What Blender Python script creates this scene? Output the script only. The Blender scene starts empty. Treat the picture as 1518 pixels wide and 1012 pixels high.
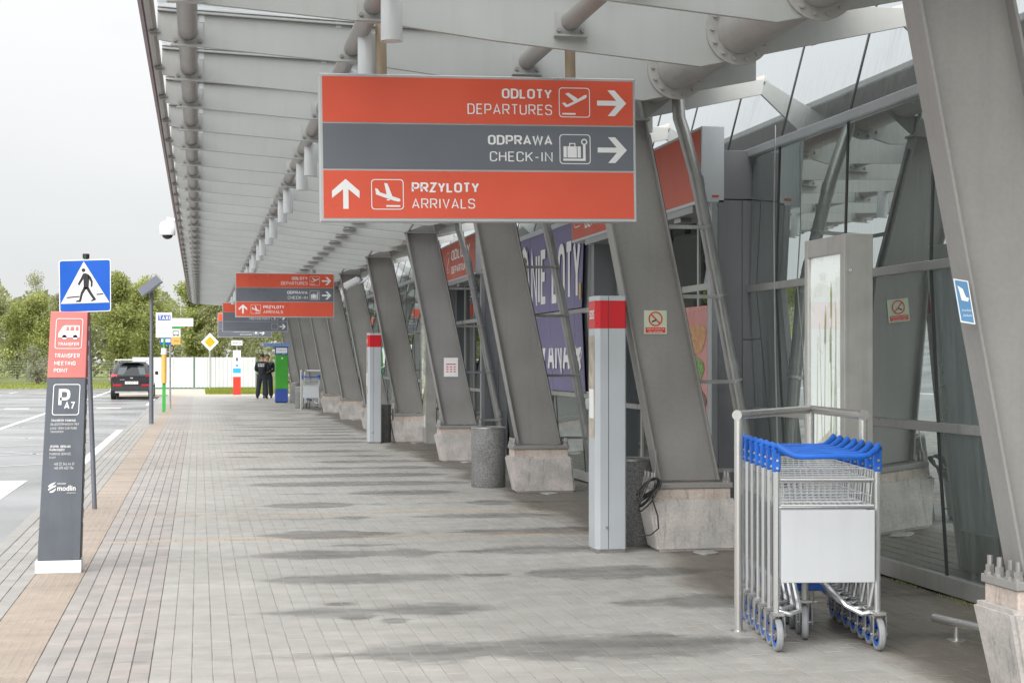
import bpy, bmesh, math, random
from mathutils import Vector, Matrix
random.seed(7)
R = math.radians
S = bpy.context.scene
COL = S.collection

# ------------------------------------------------------------------ camera, world, sun, exposure
cam = bpy.data.cameras.new('camera')
camo = bpy.data.objects.new('camera', cam); COL.objects.link(camo)
camo.location = (0, 0, 1.5)
camo.rotation_euler = (R(90), 0, R(-10.94))
cam.sensor_width = 36; cam.lens = 36 * 2400 / 1518; cam.shift_y = 29 / 1518
cam.clip_start = 0.1; cam.clip_end = 3000
S.camera = camo

SUN_EL, SUN_AZ = R(36), R(212)
w = bpy.data.worlds.new("World"); S.world = w; w.use_nodes = True
nt = w.node_tree; nt.nodes.clear()
out = nt.nodes.new('ShaderNodeOutputWorld'); bg = nt.nodes.new('ShaderNodeBackground')
sky = nt.nodes.new('ShaderNodeTexSky'); sky.sky_type = 'NISHITA'; sky.sun_disc = False
sky.sun_elevation = SUN_EL; sky.sun_rotation = SUN_AZ
tc = nt.nodes.new('ShaderNodeTexCoord'); mp = nt.nodes.new('ShaderNodeMapping'); mp.inputs['Scale'].default_value = (1, 1, 3.2)
nz = nt.nodes.new('ShaderNodeTexNoise'); nz.inputs['Scale'].default_value = 1.7; nz.inputs['Detail'].default_value = 5
rp = nt.nodes.new('ShaderNodeValToRGB')
rp.color_ramp.elements[0].position = .34; rp.color_ramp.elements[0].color = (1.92, 1.97, 2.00, 1)
rp.color_ramp.elements[1].position = .66; rp.color_ramp.elements[1].color = (2.26, 2.28, 2.28, 1)
mx = nt.nodes.new('ShaderNodeMix'); mx.data_type = 'RGBA'; mx.inputs[0].default_value = .985
L = nt.links.new
L(tc.outputs['Generated'], mp.inputs[0]); L(mp.outputs[0], nz.inputs[0]); L(nz.outputs[0], rp.inputs[0])
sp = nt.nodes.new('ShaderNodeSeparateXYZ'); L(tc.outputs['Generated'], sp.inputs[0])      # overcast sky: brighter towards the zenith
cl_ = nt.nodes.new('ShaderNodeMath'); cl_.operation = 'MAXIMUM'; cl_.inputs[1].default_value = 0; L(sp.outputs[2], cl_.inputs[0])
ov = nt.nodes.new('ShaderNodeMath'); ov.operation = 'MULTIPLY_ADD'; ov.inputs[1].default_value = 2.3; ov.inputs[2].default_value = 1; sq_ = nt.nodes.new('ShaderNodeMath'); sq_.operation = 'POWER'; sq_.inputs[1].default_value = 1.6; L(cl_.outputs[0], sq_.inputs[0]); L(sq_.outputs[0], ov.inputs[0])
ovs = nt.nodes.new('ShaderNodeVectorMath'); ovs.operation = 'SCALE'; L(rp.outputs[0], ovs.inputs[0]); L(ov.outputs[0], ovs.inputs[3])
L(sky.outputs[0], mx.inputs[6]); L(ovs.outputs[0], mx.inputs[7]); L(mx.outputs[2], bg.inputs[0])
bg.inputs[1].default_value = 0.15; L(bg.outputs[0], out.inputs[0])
sun = bpy.data.lights.new('sun', 'SUN'); sun.energy = 1.5; sun.angle = R(60); sun.color = (1, .97, .93)
suno = bpy.data.objects.new('sun', sun); COL.objects.link(suno); suno.rotation_euler = (R(54), 0, R(-32))
S.view_settings.view_transform = 'Standard'; S.view_settings.look = 'None'; S.view_settings.gamma = 1
S.view_settings.use_curve_mapping = False
S.view_settings.exposure = 1.30
S.cycles.max_bounces = 8; S.cycles.transparent_max_bounces = 24

# ------------------------------------------------------------------ helpers
class MB:
    def __init__(s): s.v = []; s.f = []; s.m = []
    def face(s, idx, mi=0): s.f.append(tuple(idx)); s.m.append(mi)
    def box(s, x0, x1, y0, y1, z0, z1, mi=0, T=None):
        n = len(s.v); P = [(x, y, z) for z in (z0, z1) for y in (y0, y1) for x in (x0, x1)]
        if T: P = [tuple(T @ Vector(p)) for p in P]
        s.v += P
        for q in ((0, 2, 3, 1), (4, 5, 7, 6), (0, 1, 5, 4), (2, 6, 7, 3), (0, 4, 6, 2), (1, 3, 7, 5)): s.face([n + i for i in q], mi)
        return s
    def hexa(s, P, mi=0):   # bottom 4 ccw, top 4 ccw
        n = len(s.v); s.v += [tuple(p) for p in P]
        for q in ((3, 2, 1, 0), (4, 5, 6, 7), (0, 1, 5, 4), (1, 2, 6, 5), (2, 3, 7, 6), (3, 0, 4, 7)): s.face([n + i for i in q], mi)
        return s
    def prism(s, pts, O, U, V, t, mi=0):   # polygon in plane O+aU+bV, thickness t against normal U x V
        O, U, V = Vector(O), Vector(U), Vector(V); N = U.cross(V).normalized()
        n = len(s.v); k = len(pts)
        for d in (0, -t):
            for a, b in pts: s.v.append(tuple(O + U * a + V * b + N * d))
        s.face([n + i for i in range(k)], mi); s.face([n + k + i for i in reversed(range(k))], mi)
        for i in range(k): s.face([n + i, n + k + i, n + k + (i + 1) % k, n + (i + 1) % k], mi)
        return s
    def ring(s, outer, inner, O, U, V, t=.001, mi=0):
        O, U, V = Vector(O), Vector(U), Vector(V); N = U.cross(V).normalized(); k = len(outer); n = len(s.v)
        for L_ in (outer, inner):
            for a, b in L_: s.v.append(tuple(O + U * a + V * b))
        for i in range(k):
            j = (i + 1) % k; s.face([n + i, n + j, n + k + j, n + k + i], mi)
        return s
    def tube(s, pts, r, n=8, mi=0, cap=True, closed=False):
        pts = [Vector(p) for p in pts]; rs = r if isinstance(r, (list, tuple)) else [r] * len(pts)
        base = len(s.v); k = len(pts); up = None
        for i, p in enumerate(pts):
            if closed: d = (pts[(i + 1) % k] - pts[i - 1])
            else: d = (pts[min(i + 1, k - 1)] - pts[max(i - 1, 0)])
            d.normalize()
            if up is None: up = Vector((0, 0, 1)) if abs(d.z) < .9 else Vector((0, 1, 0))
            a = d.cross(up)
            if a.length < 1e-4: a = d.cross(Vector((1, 0, 0)))
            a.normalize(); b = a.cross(d).normalized(); up = b
            for j in range(n):
                t = 2 * math.pi * j / n; s.v.append(tuple(p + (a * math.cos(t) + b * math.sin(t)) * rs[i]))
        segs = k if closed else k - 1
        for i in range(segs):
            i2 = (i + 1) % k
            for j in range(n):
                j2 = (j + 1) % n
                s.face([base + i * n + j, base + i * n + j2, base + i2 * n + j2, base + i2 * n + j], mi)
        if cap and not closed:
            s.face([base + j for j in reversed(range(n))], mi); s.face([base + (k - 1) * n + j for j in range(n)], mi)
        return s
    def lathe(s, prof, c=(0, 0, 0), n=24, mi=0):
        b = len(s.v)
        for (r, z) in prof:
            for j in range(n):
                t = 2 * math.pi * j / n; s.v.append((c[0] + r * math.cos(t), c[1] + r * math.sin(t), c[2] + z))
        for i in range(len(prof) - 1):
            for j in range(n):
                j2 = (j + 1) % n; s.face([b + i * n + j, b + i * n + j2, b + (i + 1) * n + j2, b + (i + 1) * n + j], mi)
        return s
    def mesh(s, name, smooth=False, bevel=0, segs=1, ang=35):
        me = bpy.data.meshes.new(name); me.from_pydata(s.v, [], s.f)
        me.polygons.foreach_set('material_index', s.m)
        bm = bmesh.new(); bm.from_mesh(me); bmesh.ops.recalc_face_normals(bm, faces=bm.faces)
        if bevel:
            es = [e for e in bm.edges if len(e.link_faces) == 2 and e.calc_face_angle(0) > R(25)]
            bmesh.ops.bevel(bm, geom=es, offset=bevel, segments=segs, affect='EDGES', clamp_overlap=True)
        bm.to_mesh(me); bm.free()
        if smooth:
            me.polygons.foreach_set('use_smooth', [True] * len(me.polygons)); me.set_sharp_from_angle(angle=R(ang))
        return me
    def build(s, name, mats, parent=None, smooth=False, bevel=0, segs=1, loc=None, **tags):
        me = s.mesh(name, smooth, bevel, segs)
        for m in (mats if isinstance(mats, (list, tuple)) else [mats]): me.materials.append(m)
        return link(name, me, parent, loc, **tags)

def link(name, me, parent=None, loc=None, **tags):
    o = bpy.data.objects.new(name, me); COL.objects.link(o)
    if parent is not None: o.parent = parent
    if loc is not None: o.location = loc
    for k, v in tags.items(): o[k] = v
    return o
def thing(name, label, cat, loc=(0, 0, 0), rz=0, group=None):
    o = bpy.data.objects.new(name, None); COL.objects.link(o); o.location = loc; o.rotation_euler = (0, 0, rz)
    o.empty_display_size = .2
    o['label'] = label; o['category'] = cat
    if group: o['group'] = group
    return o
def tag(o, label, cat, group=None):
    o['label'] = label; o['category'] = cat
    if group: o['group'] = group
    return o
def kids(o): return [c for c in o.children]
def copy_tree(o, parent=None):
    c = o.copy(); COL.objects.link(c)
    if parent is not None: c.parent = parent
    for ch in kids(o): copy_tree(ch, c)
    return c
def dup(o, loc, label, rz=None, group=None):
    c = copy_tree(o); c.location = loc; c['label'] = label
    if rz is not None: c.rotation_euler = (0, 0, rz)
    if group: c['group'] = group
    return c

FACE_Y = (Vector((1, 0, 0)), Vector((0, 0, 1)))      # a surface that faces the camera (-Y)
FACE_X = (Vector((0, -1, 0)), Vector((0, 0, 1)))     # a surface that faces the road (-X)
def text(body, O, UV, x0, z0, w_, h_, m, parent, bold=0, name='lettering', shear=0):
    """lettering fitted to the box (x0,z0,w_,h_) on the plane O+aU+bV"""
    if all(ch in GL or ch == ' ' for ch in body): return stroke_text(body, O, UV, x0, z0, w_, h_, m, parent, .168 if bold else .105, name)
    cu = bpy.data.curves.new('lettering', 'FONT'); cu.body = body; cu.resolution_u = 3; cu.offset = bold; cu.shear = shear
    to = bpy.data.objects.new('tmp', cu); COL.objects.link(to)
    dg = bpy.context.evaluated_depsgraph_get(); me = bpy.data.meshes.new_from_object(to.evaluated_get(dg))
    bpy.data.objects.remove(to); bpy.data.curves.remove(cu)
    xs = [v.co.x for v in me.vertices]; ys = [v.co.y for v in me.vertices]
    ax, ay = min(xs), min(ys); sx = w_ / (max(xs) - ax); sy = h_ / (max(ys) - ay)
    U, V = UV; O = Vector(O)
    for v in me.vertices: v.co = O + U * (x0 + (v.co.x - ax) * sx) + V * (z0 + (v.co.y - ay) * sy)
    me.name = name; me.materials.clear(); me.materials.append(m)
    return link(name, me, parent)
GL = {  # strokes of a narrow engineering alphabet: (width, [polyline of (u, v[, rounded])])
 'A': (.64, [[(0, 0), (.5, 1), (1, 0)], [(.17, .28), (.83, .28)]]),
 'B': (.58, [[(0, .52), (0, 1), (.92, 1, 1), (.92, .52, 1), (0, .52)], [(0, .52), (1, .52, 1), (1, 0, 1), (0, 0), (0, .52)]]),
 'C': (.58, [[(1, .72), (1, 1, 1), (0, 1, 1), (0, 0, 1), (1, 0, 1), (1, .28)]]),
 'D': (.60, [[(0, 0), (0, 1), (1, 1, 2), (1, 0, 2), (0, 0)]]),
 'E': (.52, [[(1, 1), (0, 1), (0, 0), (1, 0)], [(0, .52), (.86, .52)]]),
 'F': (.50, [[(1, 1), (0, 1), (0, 0)], [(0, .50), (.86, .50)]]),
 'G': (.60, [[(1, .74), (1, 1, 1), (0, 1, 1), (0, 0, 1), (1, 0, 1), (1, .46), (.55, .46)]]),
 'H': (.60, [[(0, 0), (0, 1)], [(1, 0), (1, 1)], [(0, .52), (1, .52)]]),
 'I': (.18, [[(.5, 0), (.5, 1)]]),
 'J': (.46, [[(1, 1), (1, 0, 1), (0, 0, 1), (0, .25)]]),
 'K': (.60, [[(0, 0), (0, 1)], [(1, 1), (.06, .42)], [(.36, .60), (1, 0)]]),
 'L': (.50, [[(0, 1), (0, 0), (1, 0)]]),
 'M': (.74, [[(0, 0), (0, 1), (.5, .35), (1, 1), (1, 0)]]),
 'N': (.62, [[(0, 0), (0, 1), (1, 0), (1, 1)]]),
 'O': (.60, [[(0, .5), (0, 1, 2), (1, 1, 2), (1, 0, 2), (0, 0, 2), (0, .5)]]),
 'P': (.58, [[(0, 0), (0, 1), (1, 1, 1), (1, .42, 1), (0, .42)]]),
 'R': (.60, [[(0, 0), (0, 1), (1, 1, 1), (1, .46, 1), (0, .46)], [(.52, .46), (1, 0)]]),
 'S': (.58, [[(1, .78), (1, 1, 1), (0, 1, 1), (0, .54, 1), (1, .50, 1), (1, 0, 1), (0, 0, 1), (0, .22)]]),
 'T': (.56, [[(0, 1), (1, 1)], [(.5, 1), (.5, 0)]]),
 'U': (.60, [[(0, 1), (0, 0, 2), (1, 0, 2), (1, 1)]]),
 'V': (.60, [[(0, 1), (.5, 0), (1, 1)]]),
 'W': (.86, [[(0, 1), (.24, 0), (.5, 1), (.76, 0), (1, 1)]]),
 'X': (.60, [[(0, 0), (1, 1)], [(0, 1), (1, 0)]]),
 'Y': (.58, [[(0, 1), (.5, .42), (1, 1)], [(.5, .42), (.5, 0)]]),
 'Z': (.54, [[(0, 1), (1, 1), (0, 0), (1, 0)]]),
 '-': (.36, [[(0, .42), (1, .42)]]), '+': (.5, [[(0, .45), (1, .45)], [(.5, .15), (.5, .75)]]), '&': (.5, [[(1, 0), (.1, .8), (.5, 1), (.8, .8), (0, .2), (.4, 0), (1, .4)]]), '.': (.16, [[(.5, 0), (.5, .05)]]),
 '0': (.56, [[(0, .5), (0, 1, 2), (1, 1, 2), (1, 0, 2), (0, 0, 2), (0, .5)]]), '1': (.36, [[(0, .75), (.8, 1), (.8, 0)]]), '2': (.54, [[(0, .75), (0, 1, 1), (1, 1, 1), (1, .6, 1), (0, 0), (1, 0)]]),
 '3': (.54, [[(0, .8), (0, 1, 1), (1, 1, 1), (1, .53, 1), (.4, .53)], [(.4, .53), (1, .53, 1), (1, 0, 1), (0, 0, 1), (0, .2)]]), '4': (.56, [[(.7, 0), (.7, .6)], [(.5, 1), (0, .2), (1, .2)]]),
 '5': (.54, [[(.9, 1), (0, 1), (0, .58), (1, .58, 1), (1, 0, 1), (0, 0, 1), (0, .2)]]), '6': (.56, [[(.7, 1), (0, .4), (0, 0, 1), (1, 0, 1), (1, .56, 1), (0, .56, 1), (0, .3)]]),
 '7': (.52, [[(0, 1), (1, 1), (.35, 0)]]), '8': (.56, [[(0, .8), (0, 1, 1), (1, 1, 1), (1, .53, 1), (0, .53, 1), (0, .8)], [(0, .3), (0, .53, 1), (1, .53, 1), (1, 0, 1), (0, 0, 1), (0, .3)]]), '9': (.56, [[(.3, 0), (1, .6), (1, 1, 1), (0, 1, 1), (0, .44, 1), (1, .44, 1), (1, .7)]]),
}
GL['\u00d3'] = (.60, GL['O'][1] + [[(.45, 1.14), (.7, 1.3)]]); GL['\u0143'] = (.62, GL['N'][1] + [[(.45, 1.14), (.7, 1.3)]]); GL['\u0141'] = (.50, GL['L'][1] + [[(-.15, .4), (.5, .68)]]); GL['\u017b'] = (.54, GL['Z'][1] + [[(.5, 1.16), (.5, 1.26)]])
def stroke_text(body, O, UV, x0, z0, w_, h_, m, parent, t, name):
    polys = []; xc = 0
    for ch in body:
        if ch == ' ': xc += .32 + t; continue
        gw, strokes = GL[ch]; a = t / 2; gw = max(gw + (t - .11) * .6, t)
        for st in strokes:
            pts = []
            P_ = [(xc + a + p[0] * (gw - t), a + p[1] * (1 - t), p[2] if len(p) > 2 else 0) for p in st]
            for i, (x, y, r_) in enumerate(P_):
                if not r_ or i in (0, len(P_) - 1): pts.append(Vector((x, y))); continue
                p = Vector((x, y)); A_ = Vector(P_[i - 1][:2]); B_ = Vector(P_[i + 1][:2])
                la, lb = (A_ - p).length, (B_ - p).length; rad = min((.19, .27)[r_ - 1], la * .5 if i > 1 and P_[i - 1][2] else la, lb * .5 if P_[i + 1][2] else lb)
                s_, e_ = p + (A_ - p).normalized() * rad, p + (B_ - p).normalized() * rad
                for k in range(6):
                    u = k / 5; pts.append(s_ * (1 - u) ** 2 + p * (2 * u * (1 - u)) * 1.0 + e_ * u * u)
            q = [pts[0]]
            for p in pts[1:]:
                if (p - q[-1]).length > 1e-4: q.append(p)
            closed = (q[0] - q[-1]).length < 1e-4
            if closed: q.pop()
            polys.append((q, closed))
        xc += gw + .235 - t * .9
    xc -= .235 - t * .9
    n = 0; V_, F_ = [], []; U, W_ = UV; N = U.cross(W_).normalized(); O = Vector(O); sx = w_ / xc; sz = h_
    for si, (q, closed) in enumerate(polys):
        k = len(q); base = len(V_)
        for i, p in enumerate(q):
            d1 = (p - q[i - 1]).normalized() if (i or closed) else (q[1] - p).normalized()
            d2 = (q[(i + 1) % k] - p).normalized() if (i < k - 1 or closed) else d1
            n1 = Vector((-d1.y, d1.x)); n2 = Vector((-d2.y, d2.x)); mt = (n1 + n2)
            mt = mt.normalized() if mt.length > .05 else n1; sc = 1 / max(.45, mt.dot(n1))
            for s_ in (-1, 1):
                r_ = p + mt * (s_ * t / 2 * sc); V_.append(tuple(O + U * (x0 + r_.x * sx) + W_ * (z0 + r_.y * sz) + N * (.00015 * (si % 3))))
        for i in range(k if closed else k - 1):
            j = (i + 1) % k; F_.append((base + 2 * i, base + 2 * j, base + 2 * j + 1, base + 2 * i + 1))
    me = bpy.data.meshes.new(name); me.from_pydata(V_, [], F_); me.materials.append(m)
    return link(name, me, parent)
def rrect(x0, z0, x1, z1, r, n=4):
    P = []
    for cx_, cz_, a0 in ((x1 - r, z1 - r, 0), (x0 + r, z1 - r, 90), (x0 + r, z0 + r, 180), (x1 - r, z0 + r, 270)):
        for i in range(n + 1):
            t = R(a0 + 90 * i / n); P.append((cx_ + r * math.cos(t), cz_ + r * math.sin(t)))
    return P
def circ(cx_, cz_, r, n=20): return [(cx_ + r * math.cos(2 * math.pi * i / n), cz_ + r * math.sin(2 * math.pi * i / n)) for i in range(n)]

# ------------------------------------------------------------------ materials
def M(name, col, rough=.5, metal=0, var=.08, scale=2.5, bump=0, bscale=80, streak=0, fine=0, spec=.5, trans=0, emit=0, alpha=1):
    m = bpy.data.materials.new(name); m.use_nodes = True; t = m.node_tree; b = t.nodes['Principled BSDF']
    b.inputs['Roughness'].default_value = rough; b.inputs['Metallic'].default_value = metal
    b.inputs['Specular IOR Level'].default_value = spec; b.inputs['Alpha'].default_value = alpha
    l = t.links.new
    geo = t.nodes.new('ShaderNodeNewGeometry')
    n1 = t.nodes.new('ShaderNodeTexNoise'); n1.inputs['Scale'].default_value = scale; n1.inputs['Detail'].default_value = 5
    l(geo.outputs['Position'], n1.inputs[0])
    mr = t.nodes.new('ShaderNodeMapRange'); mr.inputs[1].default_value = .3; mr.inputs[2].default_value = .7
    mr.inputs[3].default_value = 1 - var; mr.inputs[4].default_value = 1 + var
    l(n1.outputs[0], mr.inputs[0]); fac = mr.outputs[0]
    def mul(a, bb):
        q = t.nodes.new('ShaderNodeMath'); q.operation = 'MULTIPLY'; l(a, q.inputs[0]); l(bb, q.inputs[1]); return q.outputs[0]
    if streak:
        mpn = t.nodes.new('ShaderNodeMapping'); mpn.inputs['Scale'].default_value = (14, 14, .8); l(geo.outputs['Position'], mpn.inputs[0])
        n2 = t.nodes.new('ShaderNodeTexNoise'); n2.inputs['Scale'].default_value = 1; n2.inputs['Detail'].default_value = 4; l(mpn.outputs[0], n2.inputs[0])
        m2 = t.nodes.new('ShaderNodeMapRange'); m2.inputs[1].default_value = .5; m2.inputs[2].default_value = .75
        m2.inputs[3].default_value = 1; m2.inputs[4].default_value = 1 - streak; l(n2.outputs[0], m2.inputs[0]); fac = mul(fac, m2.outputs[0])
    if fine:
        n3 = t.nodes.new('ShaderNodeTexNoise'); n3.inputs['Scale'].default_value = bscale; n3.inputs['Detail'].default_value = 3; l(geo.outputs['Position'], n3.inputs[0])
        m3 = t.nodes.new('ShaderNodeMapRange'); m3.inputs[1].default_value = .35; m3.inputs[2].default_value = .65
        m3.inputs[3].default_value = 1 - fine; m3.inputs[4].default_value = 1 + fine; l(n3.outputs[0], m3.inputs[0]); fac = mul(fac, m3.outputs[0])
    vm = t.nodes.new('ShaderNodeVectorMath'); vm.operation = 'SCALE'; vm.inputs[0].default_value = col; l(fac, vm.inputs[3])
    l(vm.outputs[0], b.inputs['Base Color'])
    if bump:
        n4 = t.nodes.new('ShaderNodeTexNoise'); n4.inputs['Scale'].default_value = bscale; n4.inputs['Detail'].default_value = 4; l(geo.outputs['Position'], n4.inputs[0])
        bp = t.nodes.new('ShaderNodeBump'); bp.inputs['Strength'].default_value = bump; bp.inputs['Distance'].default_value = .01
        l(n4.outputs[0], bp.inputs['Height']); l(bp.outputs[0], b.inputs['Normal'])
    if rough > .15:
        m5 = t.nodes.new('ShaderNodeMapRange'); m5.inputs[1].default_value = .3; m5.inputs[2].default_value = .7
        m5.inputs[3].default_value = max(.05, rough - .08); m5.inputs[4].default_value = min(1, rough + .08); l(n1.outputs[0], m5.inputs[0]); l(m5.outputs[0], b.inputs['Roughness'])
    if emit:
        l(vm.outputs[0], b.inputs['Emission Color']); b.inputs['Emission Strength'].default_value = emit
    return m

beam_paint = M('beam_paint', (.385, .39, .38), .5, var=.06, scale=1.2, streak=.05, bump=.05, bscale=30)
beam_dark = M('bracket_paint', (.38, .38, .37), .5, var=.12, scale=6)
col_paint = M('column_paint', (.25, .243, .235), .45, var=.10, scale=1.8, streak=.08, bump=.04, bscale=40, fine=.03)
pipe_paint = M('pipe_paint', (.30, .28, .265), .4, var=.08, scale=3, streak=.12)
bigpipe_paint = M('big_pipe_paint', (.37, .355, .34), .4, var=.08, scale=3, streak=.1)
bolt_m = M('bolt_steel', (.3, .29, .28), .45, .5, var=.15, scale=20)
galv = M('galvanised', (.42, .42, .41), .38, .7, var=.12, scale=8, streak=.15)
downpipe_m = M('downpipe_metal', (.31, .31, .305), .38, .55, var=.12, scale=6, streak=.15)
steel = M('stainless', (.60, .59, .57), .28, .75, var=.03, scale=1)
brushed = M('brushed_steel', (.42, .41, .39), .5, .35, var=.1, scale=6, streak=.15)
wire_zinc = M('zinc_wire', (.62, .63, .63), .4, .3, var=.05, scale=9)
chrome = M('chrome', (.66, .67, .68), .22, .85, var=.03, scale=2)
rust_post = M('bronze_post', (.36, .28, .2), .45, .4, var=.12, scale=4)
white_paint = M('white_paint', (.72, .73, .74), .4, var=.04, streak=.06)
lamp_white = M('lamp_housing', (.62, .63, .64), .4, var=.04, streak=.05)
red_panel = M('red_panel', (.68, .10, .055), .32, var=.05, scale=1.5)
grey_panel = M('slate_panel', (.14, .15, .175), .34, var=.06, scale=1.5)
letter = M('white_lettering', (.80, .80, .80), .45, var=.02)
frame_al = M('aluminium_frame', (.55, .56, .57), .35, .5, var=.05)
fade_red = M('faded_red', (.62, .20, .185), .45, var=.06, scale=4, streak=.08)
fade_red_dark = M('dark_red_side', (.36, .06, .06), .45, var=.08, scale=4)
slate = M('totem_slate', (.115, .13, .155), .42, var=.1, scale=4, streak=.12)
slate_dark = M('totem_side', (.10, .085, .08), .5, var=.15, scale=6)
blue_sign = M('sign_blue', (.0, .095, .52), .35, var=.04)
black_m = M('black', (.02, .02, .022), .45, var=.1)
pole_grey = M('pole_grey', (.16, .17, .2), .42, .4, var=.1, streak=.1)
plast_blue = M('plastic_blue', (.010, .12, .54), .36, var=.22, scale=9)
tyre_grey = M('grey_rubber', (.28, .29, .3), .6, var=.1, scale=14, fine=.06)
tyre_m = M('tyre_black', (.02, .02, .02), .7)
rubber = M('cable_rubber', (.018, .018, .018), .5)
bollard_grey = M('pylon_grey', (.46, .49, .52), .38, .1, var=.04, scale=2, streak=.05)
bollard_red = M('pylon_red', (.58, .012, .022), .35, var=.04)
clad = M('grey_cladding', (.20, .205, .22), .38, .2, var=.05, scale=1.3, streak=.05)
clad_light = M('light_cladding', (.33, .34, .355), .35, .3, var=.05, scale=1.3)
signbox_end = M('sign_box_end', (.50, .53, .56), .38, .2, var=.04)
red_box = M('red_box', (.50, .085, .05), .42, var=.05, scale=2)
mull_dark = M('dark_gasket', (.035, .04, .042), .5)
mull_al = M('facade_aluminium', (.40, .40, .39), .35, .55, var=.08, streak=.15)
interior_m = M('interior_grey', (.10, .105, .11), .6, var=.15, scale=.6)
interior_floor_m = M('interior_floor', (.16, .16, .155), .35, var=.1, scale=.6)
banner_m = M('banner_purple', (.17, .15, .285), .5, var=.06, scale=2, streak=.08)
banner_lt = M('banner_light', (.42, .45, .5), .5, var=.3, scale=6)
banner_br = M('banner_brown', (.22, .18, .14), .5, var=.3, scale=9)
tyellow = M('yellow_print', (.65, .42, .03), .5)
kraft = M('white_board', (.52, .54, .56), .4, var=.03, scale=3, streak=.04)
grass_m = M('grass_base', (.17, .20, .05), .9, var=.25, scale=.7, fine=.25, bscale=9)
path_m = M('pale_path', (.42, .385, .33), .85, var=.08, scale=.8, fine=.05)
green_p = M('machine_green', (.045, .30, .03), .4, var=.05)
blue_p = M('machine_blue', (.03, .07, .30), .4, var=.08)
blue_lt = M('machine_pale_blue', (.18, .27, .55), .4)
yellow_p = M('pole_yellow', (.72, .42, .10), .45, var=.06)
pole_green = M('pole_green', (.04, .36, .06), .4)
cyan_p = M('info_cyan', (.04, .42, .70), .4)
signyellow = M('sign_yellow', (.85, .38, .0), .4)
infored = M('info_red', (.62, .05, .03), .4)
hoard = M('hoarding_white', (.68, .70, .71), .45, .1, var=.05, scale=1.2, streak=.1)
net_green = M('green_net', (.10, .20, .15), .8)
wire_m = M('fence_wire', (.28, .29, .28), .6, .3)
carpaint = M('car_paint', (.012, .013, .017), .12, var=.05, spec=.6)
carglass = M('car_glass', (.045, .06, .065), .06, spec=.9)
carplastic = M('car_plastic', (.03, .03, .032), .5)
taillight = M('tail_light', (.45, .012, .02), .15)
plate_m = M('number_plate', (.75, .75, .72), .4)
silver = M('silver_trim', (.6, .6, .6), .25, .8)
skin_m = M('skin', (.42, .22, .15), .5, var=.05)
cloth_navy = M('navy_uniform', (.013, .018, .027), .8, var=.2, scale=12, bump=.3, bscale=30)
hair_m = M('dark_hair', (.015, .011, .009), .6)
boot_m = M('boot_leather', (.012, .012, .012), .35)
solar_m = M('solar_cell', (.03, .035, .06), .2, var=.1)
cam_glass = M('dark_dome', (.02, .02, .025), .06)
bark_m = M('bark_brown', (.10, .075, .055), .9, var=.25, scale=6)
birch_m = M('bark_birch', (.50, .48, .44), .8, var=.3, scale=5)
poster_w = M('poster_paper', (.80, .82, .80), .3, var=.04, emit=.10)      # added glow stands in for the bright road reflected in the case glass

def leafmat(name, c1, c2):
    m = bpy.data.materials.new(name); m.use_nodes = True; t = m.node_tree; b = t.nodes['Principled BSDF']; l = t.links.new
    geo = t.nodes.new('ShaderNodeNewGeometry'); oi = t.nodes.new('ShaderNodeObjectInfo')
    n = t.nodes.new('ShaderNodeTexNoise'); n.inputs['Scale'].default_value = .9; n.inputs['Detail'].default_value = 4; l(geo.outputs['Position'], n.inputs[0])
    ad = t.nodes.new('ShaderNodeMath'); ad.operation = 'MULTIPLY_ADD'; ad.inputs[1].default_value = .55; l(oi.outputs['Random'], ad.inputs[0])
    s2 = t.nodes.new('ShaderNodeMath'); s2.operation = 'SUBTRACT'; s2.inputs[1].default_value = .27; l(n.outputs[0], s2.inputs[0]); l(s2.outputs[0], ad.inputs[2])
    r = t.nodes.new('ShaderNodeValToRGB'); r.color_ramp.elements[0].color = (*c1, 1); r.color_ramp.elements[1].color = (*c2, 1)
    r.color_ramp.elements[0].position = .1; r.color_ramp.elements[1].position = .85
    l(ad.outputs[0], r.inputs[0]); l(r.outputs[0], b.inputs['Base Color']); b.inputs['Roughness'].default_value = .75
    b.inputs['Specular IOR Level'].default_value = .2
    tr = t.nodes.new('ShaderNodeBsdfTranslucent'); l(r.outputs[0], tr.inputs[0])
    ms = t.nodes.new('ShaderNodeMixShader'); ms.inputs[0].default_value = .35; l(b.outputs[0], ms.inputs[1]); l(tr.outputs[0], ms.inputs[2])
    l(ms.outputs[0], t.nodes['Material Output'].inputs[0]); return m
leaf_a = leafmat('leaf_spring', (.24, .27, .09), (.46, .49, .18))
leaf_b = leafmat('leaf_dull', (.22, .24, .12), (.40, .41, .21))
leaf_c = leafmat('leaf_pale_shrub', (.26, .27, .20), (.46, .45, .36))
leaf_d = leafmat('leaf_woodland', (.19, .21, .10), (.33, .35, .17))
grassblade = leafmat('grass_blades', (.17, .2, .03), (.30, .33, .06))

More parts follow.
